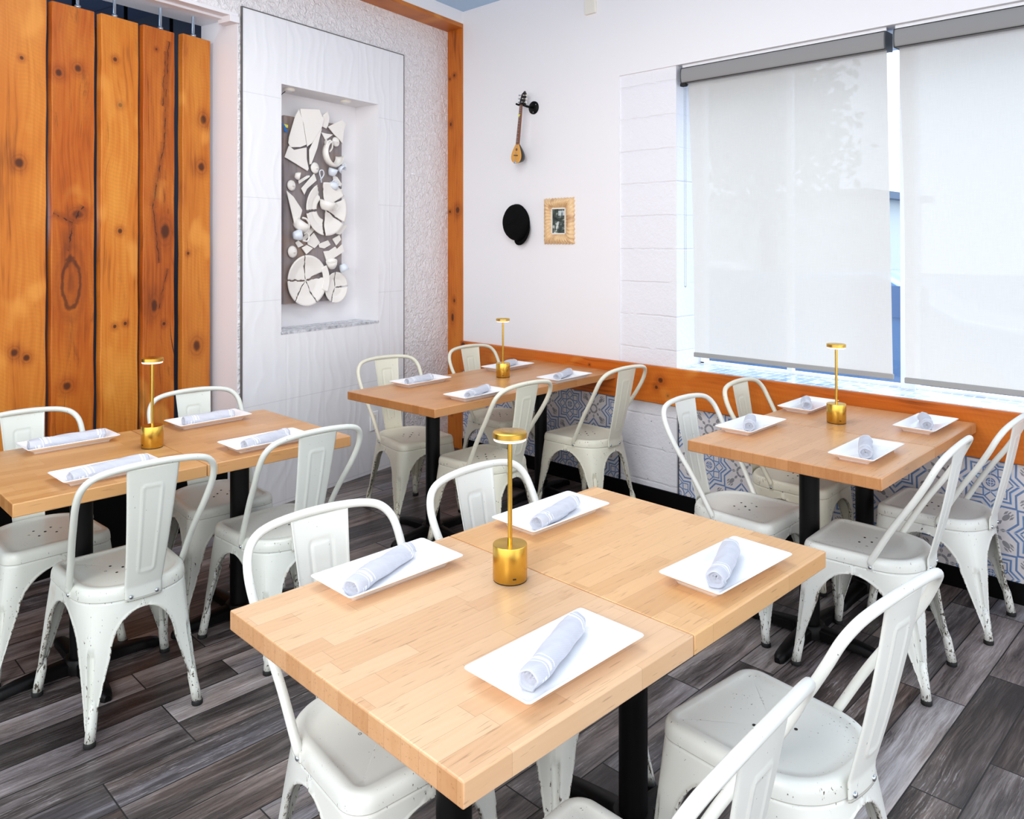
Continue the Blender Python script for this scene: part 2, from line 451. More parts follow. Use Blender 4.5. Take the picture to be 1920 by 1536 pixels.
MT = {}
MT['wall'] = mat_plain_wall(); MT['plaster'] = mat_plaster(); MT['wavy'] = mat_wavy_tile(); MT['block'] = mat_block()
MT['floor'] = mat_floor(); MT['cement_a'] = mat_cement('patterned_cement_tile', 1.06, .097); MT['cement_b'] = mat_cement('patterned_cement_tile_window', 2.295, .100)
MT['butcher'] = mat_butcher('butcher_block'); MT['chair'] = mat_chair(); MT['napkin'] = mat_napkin()
MT['blind'] = mat_blind(); MT['glass'] = mat_glass(); MT['sill'] = mat_sill(); MT['brass'] = mat_brass()
MT['board'] = mat_art_board(); MT['marble'] = mat_marble(); MT['gilt'] = mat_frame(); MT['photo'] = mat_photo()
MT['trimwood'] = orange_wood('orange_pine_trim', 'x', ((.745, 1.79, .017, 1.1), (.70, 1.76, .013, 1), (.80, .035, .02, 1.2), (.765, 2.66, .007, 1), (.735, 3.33, .008, 1), (.66, 1.84, .008, 1), (.70, 3.0, .007, 1), (.78, 1.25, .006, 1)), seed=2.3, light=(210, 116, 36), mid=(192, 96, 24), stains=.5)
MT['postwood'] = orange_wood('orange_pine_post', 'z', ((-.10, 2.84, .012, 1), (-.15, 2.82, .009, 1), (-.14, 2.47, .012, 1.5), (-.06, 1.81, .024, 1.1), (-.15, 1.80, .013, 1), (-.10, 1.12, .012, 1.5), (-.12, .99, .017, 2.), (-.13, .25, .01, 1)), seed=5.1, light=(208, 124, 44), mid=(192, 104, 32), stains=.5)
MT['beamwood'] = orange_wood('orange_pine_beam', 'x', seed=8.1, light=(206, 126, 54), mid=(180, 98, 38))
MT['black'] = simple('black_powder_coat', (5, 5, 6), .45, 0., .18)
MT['skirt'] = simple('black_skirting', (6, 6, 7), .6, 0., .08)
MT['porcelain'] = simple('white_porcelain', (247, 247, 250), .12)
MT['biscuit'] = simple('ivory_ceramic', (240, 236, 230), .3)
MT['bluewhite'] = simple('bluish_white_ceramic', (224, 231, 240), .25)
MT['rubber'] = simple('black_rubber', (14, 14, 14), .7)
MT['steel'] = simple('bright_steel', (190, 196, 202), .25, 1.)
MT['zinc'] = simple('zinc_rod', (170, 186, 204), .35, .8)
MT['white'] = simple('white_frame_paint', (244, 246, 250), .4)
MT['offwhite'] = simple('offwhite_plastic', (232, 226, 214), .4)
MT['soffit'] = simple('pinkish_grey_paint', (232, 230, 234), .5)
MT['bluec'] = simple('pale_blue_ceiling', (176, 206, 234), .7)
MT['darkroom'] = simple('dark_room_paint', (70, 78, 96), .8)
MT['valance'] = mat_cloth('grey_valance_cloth', (146, 145, 145)); MT['hem'] = mat_cloth('grey_hem_cloth', (160, 160, 158))
MT['cap'] = mat_cloth('black_felt', (12, 12, 13))
MT['seatwear'] = None
MT['spruce'] = simple('honey_spruce', (220, 158, 72), .35)
MT['rosewood'] = simple('brown_fretboard', (120, 72, 46), .4)
MT['ebony'] = simple('black_lacquer', (20, 18, 20), .2)
MT['ribbon_b'] = simple('blue_tape', (20, 110, 190), .5); MT['ribbon_y'] = simple('yellow_tape', (220, 215, 90), .5)
MT['carpaint'] = simple('blue_grey_car_paint', (86, 120, 160), .2, .3)
MT['capgrey'] = simple('dark_grey_plastic', (70, 74, 78), .5); MT['tint'] = simple('tinted_car_glass', (70, 104, 148), .1); MT['asphalt'] = simple('asphalt', (96, 112, 132), .9)
MT['stucco'] = simple('pale_stucco', (214, 214, 208), .9)
MT['leaf'] = simple('green_leaves', (96, 118, 70), .8)
def emis(name, col, st):
    m = M(name); m.b.inputs['Emission Color'].default_value = (*lin(*col), 1); m.b.inputs['Emission Strength'].default_value = st
    return m.set(lin(*col))
MT['led'] = emis('lit_led_diffuser', (250, 246, 240), .35); MT['led_small'] = emis('lit_lamp', (255, 240, 190), 3)

# ------------------------------------------------------------------ mesh helpers
def mesh_obj(name, verts, faces, mat, parent=None, smooth=False, loc=None, uv=None, mats=None, fm=None):
    me = bpy.data.meshes.new(name); me.from_pydata([tuple(v) for v in verts], [], faces); me.update()
    for mm in (mats or [mat]): me.materials.append(mm)
    if fm:
        for p, k in zip(me.polygons, fm): p.material_index = k
    if smooth:
        for p in me.polygons: p.use_smooth = True
    if uv:
        l = me.uv_layers.new(name='UVMap')
        for p in me.polygons:
            for li in p.loop_indices: l.data[li].uv = uv[me.loops[li].vertex_index]
    o = bpy.data.objects.new(name, me); C.objects.link(o)
    if parent: o.parent = parent
    if loc: o.location = loc
    return o
def bev(o, w=.003, seg=2):
    b = o.modifiers.new('bevel', 'BEVEL'); b.width = w; b.segments = seg; b.limit_method = 'ANGLE'; b.angle_limit = radians(40)
    for p in o.data.polygons: p.use_smooth = True
    try:
        o.data.set_sharp_from_angle(angle=radians(45))
    except Exception: pass
    return o
def boxg(x0, x1, y0, y1, z0, z1, V, F):
    n = len(V)
    V += [(x0, y0, z0), (x1, y0, z0), (x1, y1, z0), (x0, y1, z0), (x0, y0, z1), (x1, y0, z1), (x1, y1, z1), (x0, y1, z1)]
    F += [tuple(n+i for i in f) for f in ((0, 3, 2, 1), (4, 5, 6, 7), (0, 1, 5, 4), (1, 2, 6, 5), (2, 3, 7, 6), (3, 0, 4, 7))]
def boxes(name, lst, mat, parent=None, bevel=0):
    V, F = [], []
    for b in lst: boxg(*b, V, F)
    o = mesh_obj(name, V, F, mat, parent)
    if bevel: bev(o, bevel)
    return o
def grid_faces(nr, nc, closed=False, base=0, flip=False):
    F = []
    for i in range(nr-1):
        for j in range(nc if closed else nc-1):
            a, b = base+i*nc+j, base+i*nc+(j+1) % nc
            f = (a, b, b+nc, a+nc)
            F.append(f[::-1] if flip else f)
    return F
def catmull(P, sub=6):
    out = []; n = len(P); P = [Vector(p) for p in P]
    for i in range(n-1):
        p0 = P[max(i-1, 0)]; p1 = P[i]; p2 = P[i+1]; p3 = P[min(i+2, n-1)]
        for k in range(sub):
            t = k/sub
            out.append(.5*((2*p1)+(-p0+p2)*t+(2*p0-5*p1+4*p2-p3)*t*t+(-p0+3*p1-3*p2+p3)*t**3))
    out.append(P[-1]); return out
def tubeg(path, rad, V, F, seg=10, caps=True):
    path = [Vector(p) for p in path]; n = len(path); base = len(V)
    up = Vector((0, 0, 1)); prev = None
    for i, p in enumerate(path):
        t = (path[min(i+1, n-1)]-path[max(i-1, 0)]).normalized()
        if prev is None:
            a = t.cross(up if abs(t.z) < .9 else Vector((1, 0, 0))).normalized()
        else:
            a = (prev-t*prev.dot(t)).normalized()
        prev = a; b = t.cross(a)
        r = rad(i/(n-1)) if callable(rad) else rad
        for k in range(seg):
            th = 2*pi*k/seg; V.append(p+a*cos(th)*r+b*sin(th)*r)
    F += grid_faces(n, seg, True, base)
    if caps:
        F.append(tuple(base+k for k in range(seg))[::-1]); F.append(tuple(base+(n-1)*seg+k for k in range(seg)))
def tube(name, path, rad, mat, parent=None, seg=10):
    V, F = [], []; tubeg(path, rad, V, F, seg); return mesh_obj(name, V, F, mat, parent, True)
def latheg(prof, V, F, seg=32, M4=None, a0=0., a1=2*pi):
    base = len(V); closed = abs(a1-a0-2*pi) < 1e-6; nc = seg if closed else seg+1
    for r, z in prof:
        for k in range(nc):
            th = a0+(a1-a0)*k/seg; v = Vector((r*cos(th), r*sin(th), z))
            V.append(M4 @ v if M4 else v)
    F += grid_faces(len(prof), nc, closed, base, False)
def lathe(name, prof, mat, parent=None, seg=32, loc=None, M4=None, a0=0., a1=2*pi):
    V, F = [], []; latheg(prof, V, F, seg, M4, a0, a1)
    o = mesh_obj(name, V, F, mat, parent, True, loc)
    try: o.data.set_sharp_from_angle(angle=radians(50))
    except Exception: pass
    return o
def empty(name, loc=(0, 0, 0), rz=0., label=None, cat=None, group=None):
    o = bpy.data.objects.new(name, None); C.objects.link(o); o.location = loc; o.rotation_euler = (0, 0, rz)
    o.empty_display_size = .05
    if label: tag(o, label, cat, group)
    return o
def tag(o, label, cat, group=None):
    o['label'] = label; o['category'] = cat
    if group: o['group'] = group
    return o
def struct(o): o['kind'] = 'structure'; return o
def copy_tree(o, parent=None):
    c = o.copy(); C.objects.link(c); c.parent = parent
    for ch in o.children:
        copy_tree(ch, c)
    return c

# ------------------------------------------------------------------ shell
# window wall: plane y = 0, room at y < 0.  left wall: through (-.176,0), skewed by 11.6 degrees
PH = .2031; DR = .1756
SD = Vector((sin(PH), -cos(PH), 0)); ND = Vector((cos(PH), sin(PH), 0))
RB = pi/2+PH                      # local X = -S (to the right), local -Y = out of the wall
def onB(o): o.location = (-DR, 0, 0); o.rotation_euler = (0, 0, RB); return o
# helper: left wall local box from s range, out range, z range
def bb(s0, s1, o0, o1, z0, z1): return (-s1, -s0, -o1, -o0, z0, z1)

ZC = 3.3065
struct(boxes('floor', [(-3, 7.5, -7.5, .6, -.1, 0)], MT['floor']))
struct(boxes('ceiling', [(-.6, 7.5, -7.5, .3, ZC, ZC+.1)], MT['bluec']))

# window wall
ws = struct(boxes('wall_window_side', [(-.05, 1.463, 0, .3, .6, ZC), (-.3, 1.463, .002, .3, 0, .6), (1.463, 7.5, 0, .33, 2.6, ZC)], MT['wall']))
struct(boxes('wall_block_pier', [(1.463, 1.872, .012, .33, 0, 2.6), (1.872, 7.5, .03, .33, 0, .80)], MT['block']))
t = boxes('trim_1', [(-.0, 5.9, -.034, 0, .603, .824)], MT['trimwood'], bevel=.006); struct(t)
t['label'] = 'orange pine rail along the window wall'
struct(boxes('baseboard_window_side', [(-.0, 5.9, -.014, .002, 0, .09)], MT['skirt'], bevel=.002))
struct(boxes('wall_tile_corner', [(0, 1.459, -.004, .002, .09, .603)], MT['cement_a']))
struct(boxes('wall_tile_window_side', [(1.897, 5.9, -.004, .03, .09, .603)], MT['cement_b']))
struct(boxes('trim_2', [(1.459, 1.463, -.005, .01, .09, .603), (1.892, 1.897, -.005, .03, .09, .603)], MT['black']))
# corner post, flush with the window wall, and beam above the plaster recess
struct(boxes('trim_3', [(-DR-.01, 0, -.003, .05, 0, 3.19)], MT['postwood'], bevel=.003))
# sill
struct(boxes('trim_4', [(1.872, 6, -.02, .30, .80, .822)], MT['sill']))
# window frame
wf = struct(boxes('window_1', [(1.872, 1.90, .27, .33, .822, 2.6), (1.872, 6, .27, .33, .80, .835), (3.035, 3.105, .25, .33, .8, 2.6), (1.872, 6, .27, .33, 2.55, 2.6),
                               (4.22, 4.28, .26, .33, .8, 2.6), (2.42, 2.452, .28, .32, .83, 2.6)], MT['white'], bevel=.003))
mesh_obj('glass_pane', [(1.88, .30, .82), (6, .30, .82), (6, .30, 2.58), (1.88, .30, 2.58), (1.88, .304, .82), (6, .304, .82), (6, .304, 2.58), (1.88, .304, 2.58)],
         [(0, 1, 2, 3), (7, 6, 5, 4)], MT['glass'], wf)

# left wall: plaster with niche
N0, N1, NZ0, NZ1, ND_ = .789, 1.634, 1.011, 2.513, .209
def left_wall():
    L = [bb(-.3, N0, -.33, 0, 0, 3.2), bb(N1, 1.93, -.33, 0, 0, 3.2), bb(N0, N1, -.33, 0, 0, NZ0), bb(N0, N1, -.33, 0, NZ1, 3.2),
         bb(N0, N1, -.33, -ND_, NZ0, NZ1), bb(1.93, 5.2, -.33, 0, 2.855, 3.2)]
    return struct(onB(boxes('wall_left', L, MT['plaster'])))
left_wall()
sm = MT['soffit']
struct(onB(boxes('wall_left_return', [bb(1.93, 1.934, -.33, .0, 0, 2.85)], sm)))
struct(onB(boxes('trim_5', [bb(1.93, 5.2, -.33, .004, 2.835, 2.857), bb(1.934, 5.2, -.10, -.06, 2.822, 2.836), bb(1.928, 1.99, -.1, .012, 2.80, 2.838)], sm, bevel=.002)))
struct(onB(boxes('wall_left_upper', [bb(-.02, 5.2, -.1, DR*.979, 3.215, ZC+.02)], MT['wall'])))
struct(onB(boxes('trim_6', [bb(-.02, 5.2, 0, DR*.979, 3.185, 3.215)], MT['beamwood'])))
# tile panel with niche lining
PN0, PN1, PZ = .532, 1.908, 2.897
g = .013
tp = onB(boxes('wall_tile_panel', [bb(PN0, N0, 0, g, 0, PZ), bb(N1, PN1, 0, g, 0, PZ), bb(N0, N1, 0, g, 0, NZ0), bb(N0, N1, 0, g, NZ1, PZ)], MT['wavy'])); struct(tp)
struct(onB(boxes('trim_7', [bb(PN0-.006, PN0, 0, g+.002, 0, PZ+.006), bb(PN0, PN1, 0, g+.002, PZ, PZ+.006), bb(PN1, PN1+.006, 0, g+.002, 0, PZ+.006)], simple('thin_metal_edge', (110, 106, 104), .4, .5))))
e = .004
struct(onB(boxes('wall_niche_lining', [bb(N0, N0+e, -ND_, g, NZ0, NZ1), bb(N1-e, N1, -ND_, g, NZ0, NZ1), bb(N0, N1, -ND_, g, NZ1-e, NZ1), bb(N0, N1, -ND_, -ND_+e, NZ0, NZ1)], MT['wall'])))
struct(onB(boxes('trim_8', [bb(N0, N1, -ND_+e, g+.002, NZ0, NZ0+.016)], MT['marble'])))

# dark room beyond the planks
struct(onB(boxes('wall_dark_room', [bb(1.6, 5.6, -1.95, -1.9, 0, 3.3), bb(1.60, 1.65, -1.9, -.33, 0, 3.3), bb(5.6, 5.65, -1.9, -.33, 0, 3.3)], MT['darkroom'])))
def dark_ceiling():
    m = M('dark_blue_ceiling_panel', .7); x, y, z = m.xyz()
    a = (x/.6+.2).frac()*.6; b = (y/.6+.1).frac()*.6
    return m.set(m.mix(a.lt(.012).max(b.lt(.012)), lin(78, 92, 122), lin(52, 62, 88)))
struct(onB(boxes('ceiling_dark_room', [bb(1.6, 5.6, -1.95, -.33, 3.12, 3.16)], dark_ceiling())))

# ------------------------------------------------------------------ hanging planks
def hang_plank(s0, s1, off, rot, seed, knots, label, lightc, midc, stains, ztop, rods, cat='plank', cracks=()):
    w = s1-s0; sm_ = (s0+s1)/2
    e_ = empty('hanging_wood_plank', (0, 0, 0), 0, label, cat, 'hanging pine planks of the partition')
    P = Vector((-DR, 0, 0))+SD*sm_+ND*off
    e_.location = P; e_.rotation_euler = (0, 0, RB+rot)
    mt = orange_wood('varnished_pine_%d' % int(seed*10), 'z', knots, seed, cracks, lightc, midc, stains=stains)
    n = 30; V = []; F = []
    rr = random.Random(seed)
    th = .02
    for i in range(n+1):
        z = .43+(ztop-.43)*i/n
        wob = .0015*sin(i*1.1+seed)+rr.uniform(-.0008, .0008)
        for (x, y) in ((-w/2+wob, -th), (w/2+wob, -th), (w/2+wob, th), (-w/2+wob, th)): V.append((x, y, z))
    F = grid_faces(n+1, 4, True); F += [(3, 2, 1, 0), (n*4, n*4+1, n*4+2, n*4+3)]
    b = mesh_obj('board', V, F, mt, e_); bev(b, .004, 2)
    for rx in rods:
        V, F = [], []
        tubeg([(rx, 0, ztop-.005), (rx, 0, 3.118)], .008, V, F, 8)
        tubeg([(rx, 0, ztop), (rx, 0, ztop+.014)], .015, V, F, 6)
        mesh_obj('hanging_rod', V, F, MT['zinc'], e_, True)
    return e_
#                 s0     s1    off   rot
hang_plank(2.878, 3.125, -.20, .04, 1.1, [(.0, 1.93, .022, 1.1), (-.02, 1.05, .018, 1.1), (.035, 1.02, .016, 1), (.01, 2.42, .01, 1)], 'wide orange pine plank at the left end of the hanging partition', (214, 136, 52), (194, 110, 36), .4, 2.735, [-.02])
hang_plank(2.646, 2.859, -.20, .05, 2.2, [(.02, 2.42, .018, 1.1), (-.075, 2.38, .018, 1.1), (-.01, 1.36, .045, 2.6), (.02, 1.70, .03, .7), (-.03, .86, .022, 1.)], 'orange pine plank with long oval knot and dark forked crack', (204, 122, 40), (176, 86, 20), 1.1, 2.722, [.03], cracks=((-.10, 1.70, .0, 1.66, .005), (.0, 1.66, .05, 1.74, .006), (.0, 1.66, -.03, 1.52, .004)))
hang_plank(2.41, 2.622, -.20, .10, 3.3, [(-.03, 2.50, .013, 1), (.0, 2.27, .013, 1), (.0, 1.62, .014, 1), (-.03, 1.13, .011, 1), (.03, 1.14, .011, 1)], 'middle plank of the hanging partition, pale orange with small knots', (218, 144, 56), (198, 112, 34), .6, 2.72, [-.02])
hang_plank(2.20, 2.394, -.20, .09, 4.4, [(-.02, 2.6, .008, 1), (.035, 1.62, .03, 1.6), (-.03, 1.22, .02, 2.), (.03, 1.12, .012, 1.)], 'streaky orange pine plank with dark wavy grain, second from the white wall', (200, 116, 40), (168, 82, 22), 1.6, 2.716, [.02], cracks=((.06, 2.66, .03, 2.1, .004), (.03, 2.1, -.04, 1.75, .005), (-.04, 1.75, .0, 1.45, .004), (.04, 2.6, .02, 2.3, .003), (.0, 1.2, .05, 1.42, .003)))
hang_plank(1.972, 2.165, -.20, .12, 5.5, [(.045, 2.26, .024, 1.15), (.03, 1.99, .024, 1.15), (.0, .98, .028, 1.2), (-.06, 1.50, .01, 1.)], 'rightmost hanging pine plank beside the white wall, with round dark knots', (210, 134, 50), (188, 106, 34), .6, 2.72, [-.01])
struct(onB(boxes('wall_plinth', [bb(1.935, 5.2, -.33, -.08, 0, .40)], MT['skirt'])))
# things in the dark room seen over the planks
for (s_, o_, lb) in ((2.72, -.9, 'above the dark knotted plank'), (2.35, -.95, 'above the middle plank'), (2.12, -.8, 'above the streaky plank'), (1.95, -.6, 'nearest the grey pillar')):
    V, F = [], []
    p0 = Vector((-DR, 0, 3.12))+SD*s_+ND*o_
    tubeg([p0, p0+Vector((0, 0, -1.1))], .011, V, F, 8)
    tag(mesh_obj('black_cable', V, F, MT['black'], None, True), 'black cable hanging in the dark room, '+lb, 'cable', 'cables in the dark room')
pl = empty('ceiling_light', tuple(Vector((-DR, 0, 0))+SD*2.99+ND*-.75), RB, 'small lit lamp glimpsed between the two leftmost planks', 'lamp')
boxes('lamp_housing', [(-.03, .03, -.03, .03, 2.69, 3.12)], MT['steel'], pl); boxes('diffuser', [(-.028, .028, -.028, .028, 2.66, 2.69)], MT['led_small'], pl)
q = onB(boxes('ceiling_duct', [bb(2.55, 3.4, -.62, -.5, 2.93, 3.0)], MT['zinc'])); tag(q, 'grey metal duct above the leftmost planks', 'duct')

# ------------------------------------------------------------------ chair
def outline_top():
    """seat outline half (y>=0) from front mid to rear mid"""
    P = []
    for i in range(9): P.append((.188, .130*i/8))
    for i in range(1, 9):
        a = i/8*pi/2; P.append((.138+.05*cos(a), .130+.05*sin(a)))
    for i in range(1, 9):
        t_ = i/8; P.append((.138+(-.045-.138)*t_, .18-.006*t_))
    for i in range(1, 25):
        a = i/24*pi/2; ca, sa = cos(a), sin(a)
        P.append((-.045-.157*sa**(2/2.35), .174*max(ca, 0)**(2/2.35)))
    return P
OH = outline_top()
OUT = OH+[(x, -y) for x, y in OH[-2:0:-1]]
def off_outline(P, d):
    n = len(P); R = []
    for i in range(n):
        a = Vector(P[i-1]); b = Vector(P[(i+1) % n]); t_ = (b-a).normalized()
        R.append((P[i][0]+t_.y*d, P[i][1]-t_.x*d))
    return R
def make_seat(root):
    V, F = [], []
    prof = [(.006, .4085), (.0055, .418), (.004, .430), (.0, .440), (-.005, .4455), (-.012, .4475), (-.021, .4478), (-.026, .4462), (-.031, .4435), (-.05, .4425)]
    n = len(OUT)
    for d, z in prof:
        for x, y in off_outline(OUT, d): V.append((x, y, z))
    F = grid_faces(len(prof), n, True)
    base = (len(prof)-1)*n
    # inner rings towards the centre with a shallow dish
    cx = 0.0; prev = base
    for k, f in enumerate((.8, .6, .4, .2)):
        b = len(V)
        for i in range(n):
            x, y, z = V[base+i]
            V.append((cx+(x-cx)*f, y*f, .4425-.0035*(1-f)))
        F += [(prev+i, prev+(i+1) % n, b+(i+1) % n, b+i) for i in range(n)]
        prev = b
    c = len(V); V.append((cx, 0, .4388)); F += [(prev+i, prev+(i+1) % n, c) for i in range(n)]
    o = mesh_obj('seat', V, F, MT['chair'], root, True)
    wa = o.data.attributes.new('wear', 'FLOAT', 'POINT')
    wa.data.foreach_set('value', [(.42 if i//n in (2, 3) and V[i][0] < -.02 else .3 if i//n in (0, 1, 7, 8) else 0.) for i in range(len(V))])
    # black discs paint the dark insides of the drainage holes
    V, F = [], []
    for hx, hy in ((-.035, -.03), (-.035, .03), (.0, -.055), (.0, 0), (.0, .055), (.035, -.03), (.035, .03)):
        latheg([(0, .4385), (.0042, .4385), (.0042, .4402), (.0034, .4402), (.0034, .4396), (0, .4396)], V, F, 10, Matrix.Translation((hx-.005, hy, .0008)))
    mesh_obj('drain_hole_discs', V, F, MT['rubber'], o, True)
    return o
FEET = {'F': (.196, .213), 'R': (-.232, .166)}
def arc_pts(poly, n=None):
    d = [0]
    for a, b in zip(poly, poly[1:]): d.append(d[-1]+hypot(b[0]-a[0], b[1]-a[1]))
    return d
def at(poly, d, s):
    if s <= 0: return poly[0]
    if s >= d[-1]: return poly[-1]
    for i in range(1, len(d)):
        if d[i] >= s:
            t_ = (s-d[i-1])/(d[i]-d[i-1] or 1); a, b = poly[i-1], poly[i]
            return (a[0]+(b[0]-a[0])*t_, a[1]+(b[1]-a[1])*t_)
def make_leg(root, end, side):
    """pressed sheet leg wrapping a corner; end 'F'/'R', side +1/-1"""
    iF = 13; iS = next(i for i, p in enumerate(OH) if p[0] <= .005 and p[1] > .1)
    if end == 'F': half = OH[:iS+1]; ic = iF
    else: half = OH[iS:]; ic = next(i for i, p in enumerate(half) if p[0] < -.15)
    half = off_outline(OUT, .0045)[:len(OH)]; half = (half[:iS+1] if end == 'F' else half[iS:])
    A = half[:ic+1][::-1]; B = half[ic:]              # from corner to both side mids
    dA, dB = arc_pts(A), arc_pts(B)
    fx, fy = FEET[end]
    sx = 1 if end == 'F' else -1
    fc = (fx+sx*.013, fy+.013)
    midA = A[-1]; midB = B[-1]
    # floor targets: A side and B side directions
    if end == 'F': tA = (fc[0], 0.); tB = (midB[0], fc[1]-.01)
    else: tA = (midA[0], fc[1]+.01); tB = (fc[0], 0.)
    rows = [.4085, .398, .385, .374]
    for i in range(1, 13):
        a = i/12*pi/2; rows.append(.25+.124*cos(a))
    rows += [.25-(.25-.045)*i/24 for i in range(1, 25)]
    def F_(t_, arm):      # floor curve, t in 0..1, with soft corner
        tx, ty = (tA if arm == 0 else tB)
        x = fc[0]+(tx-fc[0])*t_; y = fc[1]+(ty-fc[1])*t_
        r = max(0, 1-t_/.09)*.010
        return (x-sx*r*.5, y-r*.5)
    nc = 20; V = []; cols = 2*nc+1+2; WR = []
    for z in rows:
        wr = []
        k = min(1, max(0, (.405-z)/.405)); k = k**.93
        line = []
        for arm, (P_, d_) in ((0, (A, dA)), (1, (B, dB))):
            L = d_[-1]*(1-k)+hypot((tA if arm == 0 else tB)[0]-fc[0], (tA if arm == 0 else tB)[1]-fc[1])*k
            if z >= .374: w = L
            elif z >= .25: w = L-(L-.062)*sqrt(max(0, 1-((z-.25)/.124)**2))
            else:
                q_ = (z-.045)/.205; w = .015+(.062-.015)*q_**1.0
            arm_pts = []; wv = []
            for j in range(nc+1):
                t_ = (j/nc)**1.25*w/L
                p = at(P_, d_, t_*d_[-1]); f = F_(t_, arm)
                x = p[0]*(1-k)+f[0]*k; y = p[1]*(1-k)+f[1]*k
                m_ = t_*L      # metres from the corner line
                wd = .012
                if .07 < z < .262:
                    gdep = .013*min(1, max(0, (.262-z)/.010))*min(1, max(0, (z-.07)/.06))
                    wd = .0085+.0055*(z/.26)
                    if z > .245: wd *= sqrt(max(0, 1-((z-.245)/.017)**2))
                    q2 = min(1, max(0, (wd-m_)/.0028)); q2 = q2*q2*(3-2*q2)
                    x -= sx*gdep*q2*.75; y -= gdep*q2*.75
                ge = 0.
                if .06 < z < .266:
                    ge = max(0, 1-abs(m_-wd-.0015)/.003) if z < .252 else (max(0, 1-abs(z-.260)/.007) if m_ < .012 else 0)
                wv.append(max(ge, (1. if j >= nc-1 and z < .375 else 0)))
                if j >= nc-1 and z < .38:
                    if (arm == 0) == (end == 'F'): x += sx*.0018
                    else: y += .0018
                arm_pts.append((x, y, z, m_))
            ex, ey = arm_pts[-1][:2]
            ld = .013 if z < .374 else 0.
            ld = min(ld, .013)
            if arm == 0 and end == 'F' or arm == 1 and end == 'R': lip = (ex-sx*ld, ey, z)
            else: lip = (ex, ey-ld, z)
            line.append((arm_pts, lip)); wr.append(wv)
        (a_, la), (b_, lb) = line
        row = [la]+[p[:3] for p in a_[::-1]]+[p[:3] for p in b_[1:]]+[lb]
        V += [(x, y*side, z_) for x, y, z_ in row]; WR += [.6]+wr[0][::-1]+wr[1][1:]+[.6]
    F = grid_faces(len(rows), cols, False, 0, side > 0)
    # closed round foot tube
    V2, F2 = [], []
    top = Vector((fx-sx*.018, (fy-.017)*side, .13)); bot = Vector((fx, fy*side, .012))
    tubeg([bot, bot.lerp(top, .35), bot.lerp(top, .7), top], lambda t_: .0162-.0015*t_ if t_ < .75 else .008, V2, F2, 12)
    b = len(V); V += V2; F += [tuple(i+b for i in f) for f in F2]
    o = mesh_obj('leg', V, F, MT['chair'], root, True)
    wa = o.data.attributes.new('wear', 'FLOAT', 'POINT'); wa.data.foreach_set('value', WR+[.25]*(len(V)-len(WR)))
    s_ = o.modifiers.new('sheet', 'SOLIDIFY'); s_.thickness = .0016; s_.offset = -1
    V, F = [], []
    latheg([(0, 0), (.0172, 0), (.0182, .002), (.0182, .012), (.0165, .016), (0, .016)], V, F, 14, Matrix.Translation((fx, fy*side, 0)))
    mesh_obj('rubber_foot', V, F, MT['rubber'], o, True)
    return o
def make_chair():
    root = empty('metal_cafe_chair')
    make_seat(root)
    for e_ in 'FR':
        for s_ in (1, -1): make_leg(root, e_, s_)
    H = [(-.056, .179, .418), (-.058, .181, .436), (-.072, .183, .462), (-.118, .190, .545), (-.158, .198, .61), (-.205, .206, .68), (-.246, .211, .75), (-.272, .204, .802), (-.290, .178, .835), (-.300, .132, .851), (-.305, .06, .8585), (-.306, 0, .860)]
    full = H+[(x, -y, z) for x, y, z in H[-2::-1]]
    path = catmull(full, 5)
    def rr(t_):
        u_ = min(t_, 1-t_); return .0045+.0065*min(1, u_/.035)
    V, F = [], []; tubeg(path, rr, V, F, 12)
    o = mesh_obj('back_hoop', V, F, MT['chair'], root, True)
    for s_ in (1, -1):
        V, F = [], []; boxg(-.067, -.045, s_*.179-.0025, s_*.179+.0025, .402, .432, V, F)
        bev(mesh_obj('mounting_tab', V, F, MT['chair'], o), .002)
    # splat
    nr, nc = 70, 34; V = []; F = []
    for i in range(nr+1):
        v = i/nr; z = .402+v*(.848-.402)
        x = -.2105-.0*v if z < .445 else -.2105-(z-.445)*.225-.006*sin(pi*(z-.445)/.4)
        hw = .056+.025*v**1.1
        for j in range(nc+1):
            u_ = -1+2*j/nc; y = u_*hw
            # pressed rounded trapezoid outline
            fh = hw*.40; cz = .64; hh = .145
            dx_ = abs(y)-(fh-.012); dz_ = abs(z-cz)-(hh-.012)
            d = hypot(max(dx_, 0), max(dz_, 0))+min(max(dx_, dz_), 0)-.012
            bump = .0028*max(0, 1-(d/.0055)**2)
            edge = .003*max(0, (abs(u_)-.93)/.07)
            V.append((x+.014*(1-u_*u_)*(-.35)+.0-bump-edge*-1, y, z))
    F = grid_faces(nr+1, nc+1)
    o = mesh_obj('backrest', V, F, MT['chair'], root, True)
    s_ = o.modifiers.new('sheet', 'SOLIDIFY'); s_.thickness = .002; s_.offset = 0
    for (bx, by, nx, ny) in ((-.056, .183, 0, 1), (-.056, -.183, 0, -1), (-.2155, .04, -1, 0), (-.2155, -.04, -1, 0)):
        V, F = [], []
        R_ = Matrix.Translation((bx, by, .416)) @ Vector((nx, ny, 0)).to_track_quat('Z', 'Y').to_matrix().to_4x4()
        latheg([(.0068, -.004), (.0068, .0), (.0058, .0022), (.003, .0036), (0, .004)], V, F, 12, R_)
        mesh_obj('bolt', V, F, MT['steel'], root, True)
    return root
proto = make_chair()
CW = lin(226, 228, 222); CC = lin(224, 221, 202); CG = lin(216, 220, 212)
